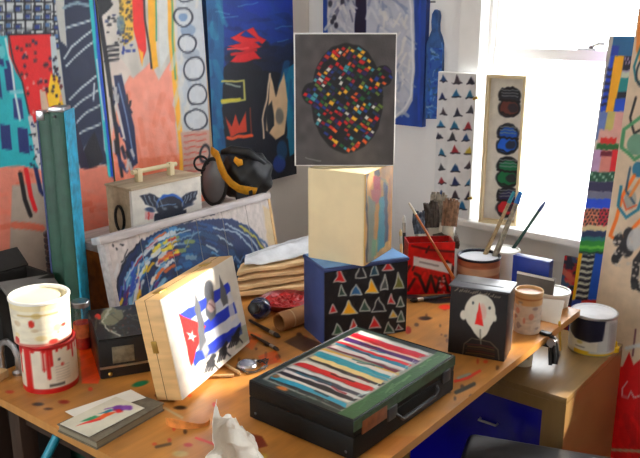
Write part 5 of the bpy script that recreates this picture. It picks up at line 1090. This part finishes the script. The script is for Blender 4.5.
# tape curl
q = tz(188, 423); n_ = 18
g = G(); vv = []; 
for i in range(n_):
    t = R(180 + 10 + 170 * i / (n_ - 1)); rx, ry = .052, .03
    for z_ in (0.001, .024): vv.append((rx * math.cos(t), ry * math.sin(t), z_ * (0.7 + .3 * math.sin(i / 3))))
    for z_ in (.024, 0.001): vv.append(((rx - .002) * math.cos(t), (ry - .002) * math.sin(t), z_ * (0.7 + .3 * math.sin(i / 3))))
ff = [(i * 4 + k, i * 4 + (k + 1) % 4, i * 4 + 4 + (k + 1) % 4, i * 4 + 4 + k) for i in range(n_ - 1) for k in range(4)] + [(3, 2, 1, 0), tuple((n_ - 1) * 4 + k for k in range(4))]
tag(link('tape_curl', g.add(vv, ff), mat('orange_tape', (240, 150, 72), .5, var=.2, scale=40), None, loc(q[0], q[1], T, HEAD - R(90))), 'curled orange peel of tape lying in front of the flag box', 'tape')
# crumpled paper
q = tz(236, 470)
bm = bmesh.new(); nu, nv = 22, 26; V = []
rr = np.random.default_rng(21); N1, N2, N3 = vnoise(nv, nu, 5, 21), vnoise(nv, nu, 5, 22), vnoise(nv, nu, 9, 23)
hp = zof(q[0], q[1], 402) - T
for j in range(nv):
    for i in range(nu):
        s, t = i / (nu - 1), j / (nv - 1); w = .050 * (1 - .55 * t ** 2.2)
        a = R(-150 + 300 * s); x = w * math.sin(a * .6) - .010 * t; y = .030 * math.cos(a) * (1 - .75 * t) ; z_ = hp * t * (1 - .35 * s * t)
        V.append((x + (N1[j, i] - .5) * .035 * (1 - .3 * t), y + (N2[j, i] - .5) * .035, max(.001, z_ + (N3[j, i] - .5) * .02 * (t > .05))))
g = G(); f = [(j * nu + i, j * nu + i + 1, (j + 1) * nu + i + 1, (j + 1) * nu + i) for j in range(nv - 1) for i in range(nu - 1)]; g.add(V, f)
o = link('crumpled_paper', g, PAPER, None, loc(q[0], q[1], T, HEAD - R(90)), False); md = o.modifiers.new('thickness', 'SOLIDIFY'); md.thickness = .0012; md.offset = 0
tag(o, 'crumpled white paper standing at the table front beside the striped case', 'paper')
# boxes at the far end of the table
e0 = tz(530, 292)
Mx = loc(2.395, 1.335, T, R(-6))
bb = thing('blue_canvas_box', 'small royal blue canvas standing at the window end of the table', 'canvas', Mx)
zb0 = zof(2.40, 1.16, 250) - T
yl = on(0, 512, 262, 2.40)[1]; yr = on(0, 549, 262, 2.40)[1]
bb.matrix_basis = loc(2.405, yl, T)
ROYAL = mat('royal_blue', (30, 60, 160), .4, var=.15, scale=20)
link('canvas_face', box(0, .003, yr - yl, 0, .002, zb0, .001), ROYAL, bb); link('stretcher', box(.003, .035, yr - yl, 0, .001, zb0, .002), mat('dark_blue_edge', (16, 36, 110), .4), bb)
yl2 = on(0, 515, 280, 2.372)[1]; yr2 = on(0, 553, 280, 2.372)[1]; zg = zof(2.385, yr2, 279) - T
o = thing('grey_panel', 'small grey panel leaning on the royal blue canvas', 'panel', Matrix.Translation((2.372, yl2, T + .001)) @ Matrix.Rotation(R(7), 4, 'Y'))
link('panel', box(0, .010, yr2 - yl2, 0, .0, zg, .002), GREY, o); link('edge_strip', box(-.001, 0, yr2 - yl2, 0, zg - .008, zg), WHITEW, o)
# ================================================================ THINGS BELOW THE TABLE
s0 = tz(482, 436, .46); 
stl = thing('padded_stool', 'black vinyl padded stool pushed against the table near the cabinet', 'stool', loc(1.965, .95, 0, R(18.5)))
link('seat', box(-.35, 0, -.50, .02, .395, .46, .026, 4), mat('grey_black_vinyl', (58, 60, 64), .3, var=.1, bump=.1, bscale=200), stl); link('piping', tube([(-.32, -.47, .395), (-.03, -.47, .395), (-.03, -.01, .395), (-.32, -.01, .395)], .006, 6, closed=True), BLACK, stl)
for (x, y) in ((-.30, -.45), (-.05, -.45), (-.30, -.03), (-.05, -.03)): link('leg', tube([(x, y, .0), (x, y, .398)], .012, 10), STEEL, stl)
a, b = on(0, 57, 436, .965), on(0, 40, 470, .915)
a[2] = min(a[2], T - .036); dv = a - b; fl_ = b - dv * (b[2] / dv[2]); 
o = thing('broom_handle', 'turquoise pole propped under the front table edge', 'pole', Matrix.Translation(fl_ + dv / np.linalg.norm(dv) * .02)); w = a - fl_ - dv / np.linalg.norm(dv) * .02
link('pole', tube([(0, 0, 0), tuple(w)], .011, 10), mat('turquoise_paint', (30, 150, 176), .4), o); link('end_cap', tube([tuple(-w / np.linalg.norm(w) * .012), tuple(w / np.linalg.norm(w) * .03)], .0125, 10), BLACK, o)
